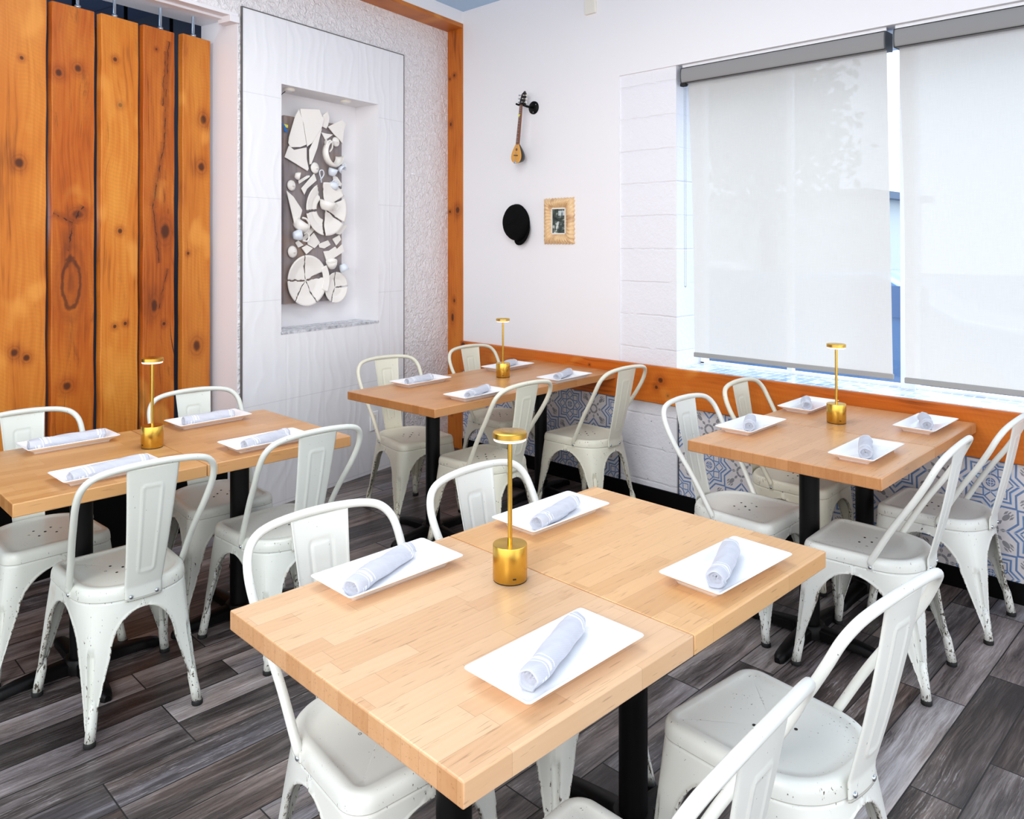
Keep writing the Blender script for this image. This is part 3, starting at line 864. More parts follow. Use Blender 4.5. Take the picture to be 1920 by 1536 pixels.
chairs = [
 ('M1', 2.955, -2.871, -3.7, CW, 'white metal cafe chair on the planks side of the front table, end nearest the viewer'),
 ('M2', 2.957, -2.300, 2.3, CW, 'white metal chair behind the brass lamp of the front table'),
 ('M3', 3.609, -2.894, 182.5, CW, 'nearest white metal chair, cut off by the bottom edge of the photo'),
 ('M4', 3.596, -2.239, 174.4, CW, 'white metal chair at lower right of the front table, its whole seat seen from above'),
 ('R1', 2.803, -.891, 0, CW, 'white metal chair left of the window table, the one nearer the viewer'),
 ('R2', 2.764, -.314, 2.3, CC, 'cream metal chair left of the window table, against the orange rail'),
 ('R3', 3.325, -.927, 182.7, CW, 'white metal chair right of the window table, the nearer one'),
 ('R4', 3.371, -.313, 179.6, CW, 'white metal chair at the far right against the patterned tiles'),
 ('C1', .800, -1.110, -7, CC, 'cream metal chair at the rear table beside the wavy white tile wall'),
 ('C2', .780, -.370, -.8, CC, 'cream metal chair tucked into the room corner by the wooden post'),
 ('C3', 1.446, -1.128, 181.6, CC, 'cream metal chair at the rear table, directly behind the front table lamp'),
 ('C4', 1.498, -.368, 179.5, CC, 'cream metal chair at the rear table in front of the painted block pier'),
 ('A1', 1.026, -3.063, 1.5, CG, 'greenish white chair at the far left edge, tucked in on the planks side'),
 ('A2', 1.049, -2.387, -3.1, CG, 'greenish white chair between the wooden planks and the left table, beside the grey pillar'),
 ('A3', 1.582, -2.971, 178.5, CG, 'greenish white chair standing in full view in front of the left table'),
 ('A4', 1.584, -2.391, 180.9, CG, 'greenish white chair at the right end of the left table, back to the viewer'),
]
for i, (k, x, y, a, c, lab) in enumerate(chairs):
    o = proto if i == 0 else copy_tree(proto)
    o.location = (x, y, 0); o.rotation_euler = (0, 0, radians(a))
    tag(o, lab, 'chair', 'metal cafe chairs around the tables')
    for ch in o.children_recursive: ch.color = (*c, 1)

# ------------------------------------------------------------------ tables
TZ = .76; TH = .043
def table(x, y, w, l, rot, cols, col, label, group='butcher block dining tables'):
    """x,y: corner of smallest x,y ; cols: pedestal positions along l"""
    t_ = empty('dining_table', (x+w/2, y+l/2, 0), 0, label, 'table', group)
    if rot:
        p = Matrix.Rotation(rot, 3, 'Z') @ Vector((w/2, l/2, 0)); t_.location = (x+p.x, y+p.y, 0); t_.rotation_euler = (0, 0, rot)
    top = boxes('tabletop', [(-w/2, w/2, -l/2, l/2, TZ-TH, TZ)], MT['butcher'], t_); top.color = (*lin(*col), 1)
    bev(top, .0035, 3)
    for cy in cols:
        V, F = [], []; latheg([(0, .05), (.038, .05), (.038, TZ-TH-.008), (0, TZ-TH-.008)], V, F, 28, Matrix.Translation((0, cy, 0)))
        mesh_obj('column', V, F, MT['black'], t_, True).data.set_sharp_from_angle(angle=radians(50))
        boxes('mounting_plate', [(-.13, .13, cy-.13, cy+.13, TZ-TH-.01, TZ-TH)], MT['black'], t_, .002)
        V, F = [], []
        latheg([(0, .06), (.052, .06), (.058, .052), (.06, .03), (.06, .012), (0, .012)], V, F, 24, Matrix.Translation((0, cy, 0)))
        for a in range(4):
            d = Vector((cos(a*pi/2), sin(a*pi/2), 0)); n_ = Vector((-d.y, d.x, 0)); b0 = len(V)
            st = [(.03, .030, .012, .056), (.12, .028, .012, .050), (.20, .024, .010, .042), (.25, .021, .003, .034), (.268, .018, .0, .028), (.28, .010, .0, .02)]
            for (r_, hw, z0, z1) in st:
                for (sx_, zz) in ((-1, z0), (-1, z1-.008), (-.6, z1), (.6, z1), (1, z1-.008), (1, z0)):
                    p = Vector((0, cy, 0))+d*r_+n_*hw*sx_; V.append((p.x, p.y, zz))
            F += grid_faces(len(st), 6, True, b0); F.append(tuple(b0+(len(st)-1)*6+k for k in range(6))); F.append(tuple(b0+k for k in range(6))[::-1])
        o = mesh_obj('base', V, F, MT['black'], t_, True); o.data.set_sharp_from_angle(angle=radians(50))
    return t_
def pair(x, y, w, l, rot, c1, c2, lab1, lab2):
    h = l/2
    gap = .0012
    d = Matrix.Rotation(rot, 3, 'Z') @ Vector((0, h, 0))
    table(x, y, w, h-gap, rot, [0], c1, lab1); table(x+d.x, y+d.y, w, h-gap, rot, [0], c2, lab2)
pair(2.8194, -3.1729, .765, 1.2367, -.008, (228, 188, 148), (226, 178, 124), 'front dining table with pale pinkish butcher block top, nearest half', 'front dining table, golden butcher block half with the brass lamp at its near seam')
pair(2.7132, -1.2024, .7497, 1.150, .0104, (220, 166, 116), (214, 158, 108), 'window dining table, near half with thick end grain edge', 'window dining table, far half against the orange rail')
pair(.9436, -3.3234, .7426, 1.2111, 0, (212, 162, 106), (208, 156, 102), 'left dining table, half cut by the left edge of the photo', 'left dining table, right half beside the white tile wall')
table(.8401, -1.5759, .6927, 1.545, .0497, [-.47, .43], (206, 150, 98), 'long rear dining table in the corner with one unbroken top')

# ------------------------------------------------------------------ plates
def make_plate():
    rows = []; n = 0
    def rrect(hx, hy, r, z):
        P = []
        for (cx_, cy_, a0) in ((1, 1, 0), (-1, 1, pi/2), (-1, -1, pi), (1, -1, 3*pi/2)):
            for k in range(6):
                a = a0+k/5*pi/2; P.append((cx_*(hx-r)+r*cos(a), cy_*(hy-r)+r*sin(a), z))
        return P
    prof = [(.048, .130, .008, .002), (.052, .134, .008, .0), (.053, .135, .008, .0), (.055, .137, .008, .006), (.060, .142, .009, .010), (.0815, .1640, .009, .0235), (.0830, .1655, .009, .0250), (.0825, .165, .009, .0268), (.0800, .1625, .008, .0268), (.062, .145, .008, .0135), (.056, .139, .008, .0105), (.050, .133, .008, .0095)]
    V = [(0, 0, .0022)]
    for p in prof: V += rrect(*p)
    nc = 24; F = [(0, 1+(k+1) % nc, 1+k) for k in range(nc)]
    F += grid_faces(len(prof), nc, True, 1)
    c = len(V); V.append((0, 0, .0093)); b = 1+(len(prof)-1)*nc
    F += [(c, b+k, b+(k+1) % nc) for k in range(nc)]
    return mesh_obj('rectangular_plate', V, F, MT['porcelain'], None, True)
plate0 = make_plate()
PLATES = {
 'M1': (3.467, -2.838, 0, 'white rectangular plate nearest the viewer on the front table'),
 'M2': (2.921, -2.825, 0, 'white rectangular plate on the front table, left of the lamp'),
 'M3': (2.935, -2.262, 0, 'white rectangular plate behind the lamp of the front table'),
 'M4': (3.484, -2.245, -2, 'white rectangular plate near the right corner of the front table'),
 'R1': (2.797, -.836, 1, 'white plate at the left corner of the window table'),
 'R2': (2.790, -.262, 1, 'white plate beside the orange rail, left of the window table lamp'),
 'R3': (3.311, -.922, 1, 'white plate nearest the viewer on the window table'),
 'R4': (3.324, -.297, 0, 'white plate at the right of the window table close to the rail'),
 'C1': (.934, -1.150, 3, 'white plate at the left end of the rear table'),
 'C2': (1.440, -1.185, 3, 'white plate on the near long side of the rear table, left of the lamp'),
 'C3': (1.425, -.475, 3, 'white plate at the right end of the rear table'),
 'C4': (.907, -.427, 3, 'white plate behind the lamp on the rear table'),
 'A1': (1.030, -2.983, 2, 'white plate at the far left, on the planks side of the left table'),
 'A2': (1.560, -3.010, 2, 'white plate on the left table behind the chair in full view'),
 'A3': (1.038, -2.424, 2, 'white plate right of the lamp on the planks side of the left table'),
 'A4': (1.570, -2.430, 1, 'white plate at the near right of the left table')}
for i, (k, (x, y, a, lab)) in enumerate(PLATES.items()):
    o = plate0 if i == 0 else plate0.copy()
    if i: C.objects.link(o)
    o.location = (x, y, TZ); o.rotation_euler = (0, 0, radians(a)); tag(o, lab, 'plate', 'white rectangular plates on the tables')

# ------------------------------------------------------------------ napkin rolls
def make_napkin(L, r0, seed, flat=1., bulge=0.):
    rr = random.Random(seed); nz, nt_ = 36, 40; V = []; UV = []
    for i in range(nz+1):
        v = i/nz; yv = (v-.5)*L
        endt = 1-.10*max(0, 1-v/.05)**2-.13*max(0, (v-.95)/.05)**2
        for j in range(nt_+1):
            u = j/nt_; ph = (u+v*.55+seed*.17) % 1.
            r = r0*(.86+.20*ph)*endt*(1+bulge*sin(pi*v))*(1+.035*sin(9*v+seed+u*6.28))
            r += .0008*sin(u*2*pi*5+v*17+seed)
            a = 2*pi*u
            x = r*cos(a)*1.06/flat; z = r*sin(a)*flat
            z = max(z, -r0*.86*flat)
            V.append((x+.006*sin(3*v+seed), yv, z+r0*.86*flat)); UV.append((u, v))
    F = grid_faces(nz+1, nt_+1, False, 0, True)
    # spiral ends: folded cloth going inwards
    for e_ in (0, 1):
        rows = [(1., 0), (.93, .004), (.80, -.001), (.66, -.012), (.5, -.006), (.36, -.016), (.2, -.012), (.05, -.02)]
        ring0 = (0 if e_ == 0 else nz)*(nt_+1); b = len(V); sgn = -1 if e_ == 0 else 1
        c0 = sum((Vector(V[ring0+j]) for j in range(nt_)), Vector())/nt_
        for k, (f, d) in enumerate(rows):
            for j in range(nt_+1):
                p = Vector(V[ring0+j]); q_ = c0+(p-c0)*f; w = .003*sin(j/nt_*2*pi*3+k*1.3+seed)
                V.append((q_.x, q_.y+sgn*(d+w*(1-f)), q_.z)); UV.append((j/nt_, .02 if e_ == 0 else .98))
        F += grid_faces(len(rows), nt_+1, False, b, e_ == 1)
    return mesh_obj('rolled_napkin', V, F, MT['napkin'], None, True, uv=UV)
NAP = {
 'M1': (3.462, -2.842, 17, .235, .0215, 1., .05, 'grey striped napkin roll on the plate nearest the viewer'),
 'M2': (2.926, -2.850, 20, .245, .022, .95, .05, 'napkin roll with creased open end, left of the front table lamp'),
 'M3': (2.962, -2.275, 15, .215, .0215, 1., .02, 'grey napkin roll on the plate behind the front table lamp'),
 'M4': (3.480, -2.258, 21, .215, .0225, 1., .05, 'pale napkin roll standing upright in view on the right plate of the front table'),
 'R1': (2.800, -.855, 22, .175, .023, 1., .02, 'short napkin roll on the left corner plate of the window table'),
 'R2': (2.790, -.280, 25, .160, .022, 1., 0, 'short napkin roll on the plate beside the rail, left of the window table lamp'),
 'R3': (3.308, -.925, 24, .205, .0235, 1., .02, 'napkin roll on the nearest plate of the window table'),
 'R4': (3.322, -.310, 22, .19, .023, 1., .02, 'napkin roll on the right plate of the window table by the rail'),
 'C1': (.940, -1.165, 10, .215, .0205, 1., .02, 'napkin roll on the left end plate of the rear table'),
 'C2': (1.450, -1.185, 23, .235, .021, 1., .02, 'napkin roll on the near side plate of the rear table, left of the lamp'),
 'C3': (1.405, -.465, 24, .23, .0205, 1., .02, 'napkin roll on the right end plate of the rear table'),
 'C4': (.880, -.410, 14, .21, .0205, 1., .02, 'napkin roll partly behind the lamp stem on the rear table'),
 'A1': (1.040, -2.990, 0, .265, .021, .95, .12, 'wide grey napkin roll on the far left plate of the left table'),
 'A2': (1.575, -3.010, 14, .26, .021, .95, .10, 'napkin roll behind the hoop of the chair in full view, on the left table'),
 'A3': (1.050, -2.430, 0, .215, .0205, 1., .04, 'napkin roll right of the lamp on the planks side of the left table'),
 'A4': (1.590, -2.440, 16, .23, .021, 1., .03, 'napkin roll with white bands on the near right plate of the left table')}
for i, (k, (x, y, a, L, r, fl, bu, lab)) in enumerate(NAP.items()):
    o = make_napkin(L, r, i*1.7+1, fl, bu)
    o.location = (x, y, TZ+.0102); o.rotation_euler = (0, 0, radians(a)); tag(o, lab, 'napkin', 'rolled napkins on the plates')

# ------------------------------------------------------------------ table lamps
def make_lamp():
    r = empty('table_lamp')
    b = lathe('base', [(0, 0), (.0385, 0), (.0395, .001), (.0395, .004)], MT['rubber'], r, 40)
    lathe('base_drum', [(.0400, .003), (.0405, .004), (.0405, .083), (.0398, .0845), (.006, .0845), (0, .0845)], MT['brass'], r, 48)
    lathe('stem', [(.0055, .084), (.0055, .332)], MT['brass'], r, 16)
    h = lathe('lamp_head', [(0, .348), (.0385, .348), (.0405, .3465), (.0405, .3345), (.0395, .334)], MT['brass'], r, 48)
    lathe('diffuser', [(.0385, .334), (.0385, .3285), (.036, .327), (0, .327)], MT['led'], h, 40)
    V, F = [], []; boxg(-.004, .004, -.0412, -.0402, .014, .0165, V, F)
    mesh_obj('charging_port', V, F, MT['rubber'], r)
    return r
lamp0 = make_lamp()
LAMPS = [(3.138, -2.636, 60, 'brass mushroom table lamp on the front table seam'), (3.010, -.470, 45, 'brass mushroom table lamp on the window table below the blind'),
         (1.108, -.668, 45, 'brass mushroom table lamp on the rear corner table'), (1.290, -2.762, 10, 'brass mushroom table lamp on the left table before the wooden planks')]
for i, (x, y, a, lab) in enumerate(LAMPS):
    o = lamp0 if i == 0 else copy_tree(lamp0)
    o.location = (x, y, TZ); o.rotation_euler = (0, 0, radians(a)); tag(o, lab, 'lamp', 'brass table lamps')

# ------------------------------------------------------------------ blinds
def blind(x0, x1, fl, fr, hz, label, chain):
    b = empty('roller_blind', ((x0+x1)/2, .05, 2.58), 0, label, 'blind', 'roller blinds in the window')
    ox, oy, oz = b.location
    prof = []
    for k in range(9):
        a = -pi/2*0.9+k/8*pi*0.9; prof.append((.02-.012*cos(a), 2.536+.043*sin(a)/sin(pi/2*.9)))
    prof = [(.11, 2.579), *prof[::-1], (.11, 2.493)]
    V = []
    for x in (x0, x1):
        for (y, z) in prof: V.append((x-ox, y-oy, z-oz))
    n = len(prof); F = [(i, i+1, n+i+1, n+i) for i in range(n-1)]+[(n-1, 0, n, 2*n-1)]
    mesh_obj('valance', V, F, MT['valance'], b, True)
    V, F = [], []
    for (z0, z1, y0, y1) in ((2.5775, 2.5805, .014, .02), (2.4905, 2.4935, .014, .02)): boxg(x0-ox, x1-ox, y0-oy, y1-oy, z0-oz, z1-oz, V, F)
    mesh_obj('valance_edge', V, F, MT['rubber'], b)
    for xe in (x0, x1):
        V, F = [], []; m = len(prof)
        for dx in (-.003, .003):
            for (y, z) in prof: V.append((xe+dx-ox, (y-.002)-oy, (z-2.536)*1.03+2.536-oz))
        F = [tuple(range(m)), tuple(range(2*m-1, m-1, -1))]+[(i, (i+1) % m, m+(i+1) % m, m+i) for i in range(m)]
        mesh_obj('end_cap', V, F, MT['capgrey'], b)
    V, F = [], []; boxg(x0-ox, x1-ox, .030-oy, .040-oy, 2.5815-oz, 2.5995-oz, V, F); mesh_obj('gap_fill_strip', V, F, MT['white'], b)  # white strip added to brighten the dark gap above the valance
    nz, nx = 30, 40; V = []
    for i in range(nz+1):
        v = i/nz; z = 2.495+(hz-2.495)*v
        for j in range(nx+1):
            u = j/nx
            xl = fl[0]+(fl[1]-fl[0])*v+.008*sin(pi*v)**2; xr = fr[0]+(fr[1]-fr[0])*v
            V.append((xl+(xr-xl)*u-ox, .06+.004*sin(u*9)*v*.6+.003*sin(u*3.1+v*2)-oy, z-oz))
    F = grid_faces(nz+1, nx+1)
    fo = mesh_obj('fabric', V, F, MT['blind'], b, True)
    V, F = [], []
    boxg(fl[1]-.003-ox, fr[1]+.003-ox, .053-oy, .069-oy, hz-.026-oz, hz+.001-oz, V, F)
    bev(mesh_obj('hem_bar', V, F, MT['hem'], b), .004)
    if chain:
        V, F = [], []
        for k in range(150):
            for dx in (0, .011):
                z = 2.478-k*.0078
                latheg([(0, -.0022), (.0019, -.0011), (.0019, .0011), (0, .0022)], V, F, 5, Matrix.Translation((1.915+dx-ox, .03-oy, z-oz)))
        tubeg([(1.915-ox, .03-oy, 1.308-oz), (1.9175-ox, .03-oy, 1.30-oz), (1.9205-ox, .03-oy, 1.298-oz), (1.9235-ox, .03-oy, 1.30-oz), (1.926-ox, .03-oy, 1.308-oz)], .0016, V, F, 5)
        mesh_obj('bead_chain', V, F, simple('grey_bead_chain', (120, 122, 126), .4, .6), b, True)
        boxes('chain_bracket', [(1.896-ox, 1.93-ox, .015-oy, .045-oy, 2.474-oz, 2.492-oz)], MT['rubber'], b, .002)
    return b
blind(1.904, 3.050, (1.925, 1.962), (3.042, 3.066), .918, 'grey roller blind with bead chain over the left window pane', True)
blind(3.092, 4.35, (3.100, 3.122), (4.31, 4.31), .908, 'grey roller blind over the right window pane, cut by the photo edge', False)

# ------------------------------------------------------------------ outside
struct(boxes('ground_outside', [(-30, 30, .6, 45, -.25, -.15)], MT['asphalt']))
def car(x, y, rz, mat, label):
    r = empty('car', (x, y, -.15), rz, label, 'car')
    prof = [(-2.2, .35), (-2.25, .62), (-2.1, .86), (-1.3, .95), (-.75, 1.38), (.6, 1.42), (1.3, 1.0), (2.0, .90), (2.25, .66), (2.2, .35)]
    V = []; ys = [-.86, -.80, .80, .86]
    for yi, sc_ in ((-.86, .97), (-.78, 1.), (.78, 1.), (.86, .97)):
        for px, pz in prof: V.append((px*sc_, yi*(1 if pz < .97 else .86), .3+(pz-.3)*sc_))
    n = len(prof); F = grid_faces(4, n, True); F += [tuple(range(n))[::-1], tuple(range(3*n, 4*n))]
    bev(mesh_obj('body', V, F, mat, r), .04, 3)
    V, F = [], []
    boxg(-1.1, 1.05, -.78, -.765, 1.0, 1.3, V, F)
    mesh_obj('side_window', V, F, MT['tint'], r)
    for wx in (-1.4, 1.4):
        for s_ in (-1, 1):
            Mx = Matrix.Translation((wx, s_*.80, .33)) @ Matrix.Rotation(pi/2, 4, 'X')
            lathe('wheel', [(0, -.09), (.30, -.09), (.33, -.07), (.33, .07), (.30, .09), (0, .09)], MT['rubber'], r, 24, None, Mx)
    return r
car(.9, 4.6, .12, MT['carpaint'], 'blue grey car parked outside, seen through the gap beside the left blind')
car(-2.6, 7.6, .3, simple('white_car_paint', (226, 228, 232), .2), 'white car parked further off outside the window')
bl = empty('building_outside', (-8.5, 18, -.15), 0, 'pale low building across the street, faint through the blinds', 'building')
boxes('wall', [(-9, 4.5, 0, 5, 0, 3.0)], MT['stucco'], bl); boxes('roof', [(-9.2, 4.8, -.3, 5.3, 3.0, 3.2)], MT['asphalt'], bl)
tr = empty('tree_outside', (-3.7, 12, -.15), 0, 'leafy tree across the street, faint through the left blind', 'tree')
tube('trunk', [(0, 0, 0), (.1, 0, 1.6), (0, 0, 3.4)], .16, simple('bark', (92, 76, 62), .9), tr)
V, F = [], []
rr = random.Random(3)
for k in range(3500):
    c = Vector((max(-1.6, min(1.5, rr.gauss(0, .75))), rr.gauss(0, .8), 4.4+rr.gauss(0, .9))); d = Vector((rr.uniform(-1, 1), rr.uniform(-1, 1), rr.uniform(-1, 1))).normalized()*.13
    e_ = d.orthogonal().normalized()*.09; b = len(V); V += [c-d, c+e_, c+d, c-e_]; F.append((b, b+1, b+2, b+3))
mesh_obj('crown', V, F, MT['leaf'], tr)

# ------------------------------------------------------------------ things on the window wall
# mandolin-like long necked lute on a hook
def lute():
    r = empty('long_necked_lute', (.655, -.10, 2.105), 0, 'small long-necked lute with amber face hung on the white wall', 'musical instrument')
    r.rotation_euler = (0, radians(7.5), 0)
    def hw(z):   # half width of the face
        t_ = min(1, max(0, z/.150)); w_ = .047*sin(pi*t_**.576)**.85
        return max(w_, .012) if z > .09 else w_
    n = 30; V = []; zs = [.135*(1-cos(pi*i/n))/2 for i in range(n+1)]
    for z in zs:
        w_ = max(hw(z), .0008)
        for k in range(17):
            a = pi*k/16; V.append((-w_*cos(a), w_*1.55*sin(a)*min(1, z/.02+.3), z))
    mesh_obj('bowl', V, grid_faces(n+1, 17), MT['ebony'], r, True)
    V = []
    for z in zs:
        w_ = max(hw(z), .0008); V += [(-w_, -.003, z), (w_, -.003, z), (w_, .001, z), (-w_, .001, z)]
    f = mesh_obj('face', V, grid_faces(n+1, 4, True), MT['spruce'], r)
    lathe('sound_hole', [(0, 0), (.0085, 0), (.0095, .0006), (0, .0006)], MT['rosewood'], f, 20, None, Matrix.Translation((0, -.0032, .095)) @ Matrix.Rotation(pi/2, 4, 'X'))
    boxes('bridge', [(-.018, .018, -.009, -.003, .052, .057)], MT['ebony'], f)
    boxes('tailpiece', [(-.011, .011, -.010, .0, -.002, .014)], MT['steel'], f, .002)
    nk = mesh_obj('neck', *(lambda V, F: (V, F))(*[[(-.012, -.005, .13), (.012, -.005, .13), (.012, .010, .13), (-.012, .010, .13), (-.009, -.005, .40), (.009, -.005, .40), (.009, .008, .40), (-.009, .008, .40)],
        [(0, 3, 2, 1), (4, 5, 6, 7), (0, 1, 5, 4), (1, 2, 6, 5), (2, 3, 7, 6), (3, 0, 4, 7)]]), MT['rosewood'], r)
    V, F = [], []
    for k in range(13): z = .15+.245*(1-.94**k)/(1-.94**12)*.98; boxg(-.010, .010, -.0065, -.005, z, z+.0014, V, F)
    for k in range(3): boxg(-.006+.006*k-.0003, -.006+.006*k+.0003, -.0085, -.008, .012, .40, V, F)
    mesh_obj('frets_and_strings', V, F, MT['steel'], nk)
    hd = mesh_obj('headstock', [(-.019, -.002, .40), (.019, -.002, .40), (.021, .008, .44), (.019, .016, .475), (0, .02, .497), (-.019, .016, .475), (-.021, .008, .44),
                   (-.019, .010, .40), (.019, .010, .40), (.021, .020, .44), (.019, .028, .475), (0, .032, .497), (-.019, .028, .475), (-.021, .020, .44)],
                  [(0, 1, 2, 3, 4, 5, 6), (13, 12, 11, 10, 9, 8, 7)]+[(i, i+7, (i+1) % 7+7, (i+1) % 7) for i in range(7)], MT['ebony'], r)
    for k in range(3):
        for s_ in (-1, 1):
            V, F = [], []; z = .418+.024*k
            tubeg([(s_*.018, .008, z), (s_*.034, .010, z)], .0018, V, F, 6); tubeg([(s_*.030, .010, z), (s_*.040, .012, z)], .0055, V, F, 8)
            tubeg([(s_*.009, .006+.004*k, z), (s_*.009, -.008+.004*k, z)], .0028, V, F, 8)
            mesh_obj('tuning_peg', V, F, MT['offwhite'] if s_ > 0 else MT['steel'], hd, True)
    mesh_obj('plectrum', [(-.011, -.009, .335), (.011, -.009, .335), (.0, -.010, .315), (-.011, -.008, .335), (.011, -.008, .335), (0, -.0085, .315)], [(0, 2, 1), (3, 4, 5), (0, 1, 4, 3), (1, 2, 5, 4), (2, 0, 3, 5)], MT['ribbon_y'], r)
lute()
hk = empty('wall_hook', (.735, 0, 2.49), 0, 'black metal instrument hook holding the lute', 'hook')
lathe('wall_disc', [(0, .012), (.040, .012), (.045, .007), (.045, 0), (0, 0)], MT['black'], hk, 32, None, Matrix.Rotation(pi/2, 4, 'X'))
V, F = [], []
tubeg([(0, -.01, 0), (-.012, -.06, .004), (-.022, -.088, .012)], .008, V, F, 10)
tubeg(catmull([(-.045, -.128, .016), (-.049, -.105, .014), (-.036, -.087, .012), (-.02, -.083, .012), (.0, -.087, .012), (.008, -.105, .014), (.004, -.128, .016)], 4), .0068, V, F, 10)
mesh_obj('fork', V, F, MT['black'], hk, True)
V, F = [], []
for a in range(3): latheg([(0, .0142), (.003, .0136), (.0035, .012)], V, F, 8, Matrix.Rotation(pi/2, 4, 'X') @ Matrix.Translation((.032*cos(a*2.09+.6), .032*sin(a*2.09+.6), 0)))
mesh_obj('screw_heads', V, F, MT['steel'], hk, True)

# cap
def cap():
    r = empty('flat_cap', (.585, -.002, 1.695), 0, 'black flat cap hung on the white wall below the lute', 'cap')
    r.rotation_euler = (0, radians(-10), 0)
    V = []; nr, nc = 18, 48
    for i in range(nr+1):
        t_ = i/nr; ph_ = t_*pi/2
        for k in range(nc):
            a = 2*pi*k/nc; f = sin(ph_)**.75
            rx = .113*(1+.03*cos(2*a)); rz = .130*(1+.06*sin(a))
            pan = 1-.012*abs(cos(4*a))**12
            V.append((rx*f*cos(a)*pan, -.005-.082*cos(ph_)**.8-(.012*sin(3*a)*f*(1-f)), rz*f*sin(a)*pan))
    F = grid_faces(nr+1, nc, True, 0, True); F.append(tuple(nr*nc+k for k in range(nc)))
    mesh_obj('crown', V, F, MT['cap'], r, True)
    V = []; n = 24
    for i in range(n+1):
        a = radians(-118+i*118/n); a_in = a
        u = i/n; d = .050*sin(pi*u)**.6
        for (rad, y) in ((0, -.006), (1, -.012-.028*sin(pi*u)), (1, -.007-.028*sin(pi*u)), (0, -.001)):
            V.append(((.100+d*rad)*cos(a), y, (.115+d*rad)*sin(a)))
    mesh_obj('brim', V, grid_faces(n+1, 4, True)+[(0, 1, 2, 3), (n*4+3, n*4+2, n*4+1, n*4)], MT['cap'], r, True)
    lathe('button', [(0, .006), (.005, .005), (.008, 0)], MT['cap'], r, 12, None, Matrix.Translation((0, -.088, 0)) @ Matrix.Rotation(pi/2, 4, 'X'))
cap()

# picture frame
def picture():
    X0, X1, Z0, Z1 = .836, 1.100, 1.552, 1.856; x0, x1, z0, z1 = .913, 1.030, 1.624, 1.790
    cx_, cz_ = (X0+X1)/2, (Z0+Z1)/2
    r = empty('picture_frame', (cx_, 0, cz_), 0, 'small picture in carved cream frame on the white wall', 'picture')
    V = []; per = []
    N = 60
    corners = [(-1, -1), (1, -1), (1, 1), (-1, 1)]
    HX, HZ, hx, hz = (X1-X0)/2, (Z1-Z0)/2, (x1-x0)/2, (z1-z0)/2
    nprof = 14; cnt = 0
    for s_ in range(4):
        a = corners[s_]; b = corners[(s_+1) % 4]
        for i in range(N):
            t_ = i/N; ux = a[0]+(b[0]-a[0])*t_; uz = a[1]+(b[1]-a[1])*t_
            sc_ = (i+s_*N)
            for k in range(nprof+1):
                f = k/nprof
                hxk = HX+(hx-HX)*f; hzk = HZ+(hz-HZ)*f
                prof_ = .010+.026*sin(pi*min(1, f*1.15))**.8
                sw = .5+.5*sin(2*pi*(i/N*10.0)+f*5*(1 if s_ % 2 else -1)+s_)
                rip = .009*sw**1.5*sin(pi*f)
                ed = .004*sin(2*pi*i/N*10)*(1-f)**3
                V.append((ux*(hxk+ed*abs(ux)), -(prof_*(.75)+rip), uz*(hzk+ed*abs(uz))))
            cnt += 1
    nc = nprof+1; F = []
    for i in range(cnt):
        j = (i+1) % cnt
        for k in range(nprof): F.append((i*nc+k, i*nc+k+1, j*nc+k+1, j*nc+k))
    b0 = len(V)
    for i in range(cnt): v = V[i*nc]; V.append((v[0], 0, v[2]))
    for i in range(cnt): j = (i+1) % cnt; F.append((i*nc, j*nc, b0+j, b0+i))
    mesh_obj('carved_moulding', V, F, MT['gilt'], r, True)
    boxes('photograph', [(-hx-.004, hx+.004, -.008, -.002, -hz-.004, hz+.004)], MT['photo'], r)
    boxes('inner_lip', [(-hx-.006, -hx+.003, -.014, -.002, -hz, hz), (hx-.003, hx+.006, -.014, -.002, -hz, hz), (-hx, hx, -.014, -.002, hz-.003, hz+.006), (-hx, hx, -.014, -.002, -hz-.006, -hz+.003)], MT['offwhite'], r)
picture()
tag(boxes('wall_conduit', [(1.202, 1.288, -.022, 0, 3.03, ZC)], MT['offwhite'], None, .003), 'short cream conduit cover on the white wall at the ceiling', 'conduit')

# outlet on the tile panel
ou = empty('wall_outlet', tuple(Vector((-DR, 0, .35))+SD*.838+ND*g), RB, 'white double wall outlet low on the wavy tile wall', 'outlet')
boxes('cover_plate', [(-.038, .038, -.007, 0, -.062, .062)], MT['white'], ou, .002)
boxes('socket', [(-.017, .017, -.009, -.006, .008, .042)], MT['offwhite'], ou, .002); boxes('socket', [(-.017, .017, -.009, -.006, -.042, -.008)], MT['offwhite'], ou, .002)
sb = empty('wall_sensor', tuple(Vector((-DR, 0, 2.06))+SD*.42), RB, 'tiny white plastic clip on the rough plaster wall', 'clip')
boxes('clip_body', [(-.016, .016, -.012, 0, -.006, .006)], MT['white'], sb, .002)

# ------------------------------------------------------------------ artwork of broken crockery in the niche
AO = Vector((-DR, 0, 1.77))+SD*1.2225+ND*(-.15)
art = empty('broken_crockery_artwork', tuple(AO), RB, 'tall artwork of broken white crockery on a grey board in the niche', 'artwork')
boxes('board', [(-.249, .246, .0, .045, -.594, .588)], MT['board'], art, .002)
def shard(P, lift, tilt, mat, name='flat_shard'):
    n = len(P); cx_ = sum(p[0] for p in P)/n; cz_ = sum(p[1] for p in P)/n
    f = lambda x, z: -lift-(x-cx_)*tilt[0]-(z-cz_)*tilt[1]
    V = [(x, f(x, z)-.006, z) for x, z in P]+[(x, f(x, z), z) for x, z in P]
    area = sum(P[i][0]*P[(i+1) % n][1]-P[(i+1) % n][0]*P[i][1] for i in range(n))
    F = [tuple(range(n)), tuple(range(2*n-1, n-1, -1))]+[(i, i+n, (i+1) % n+n, (i+1) % n) for i in range(n)]
    if area < 0: F = [q_[::-1] for q_ in F]
    o = mesh_obj(name, V, F, mat, art); bev(o, .0015, 2); return o
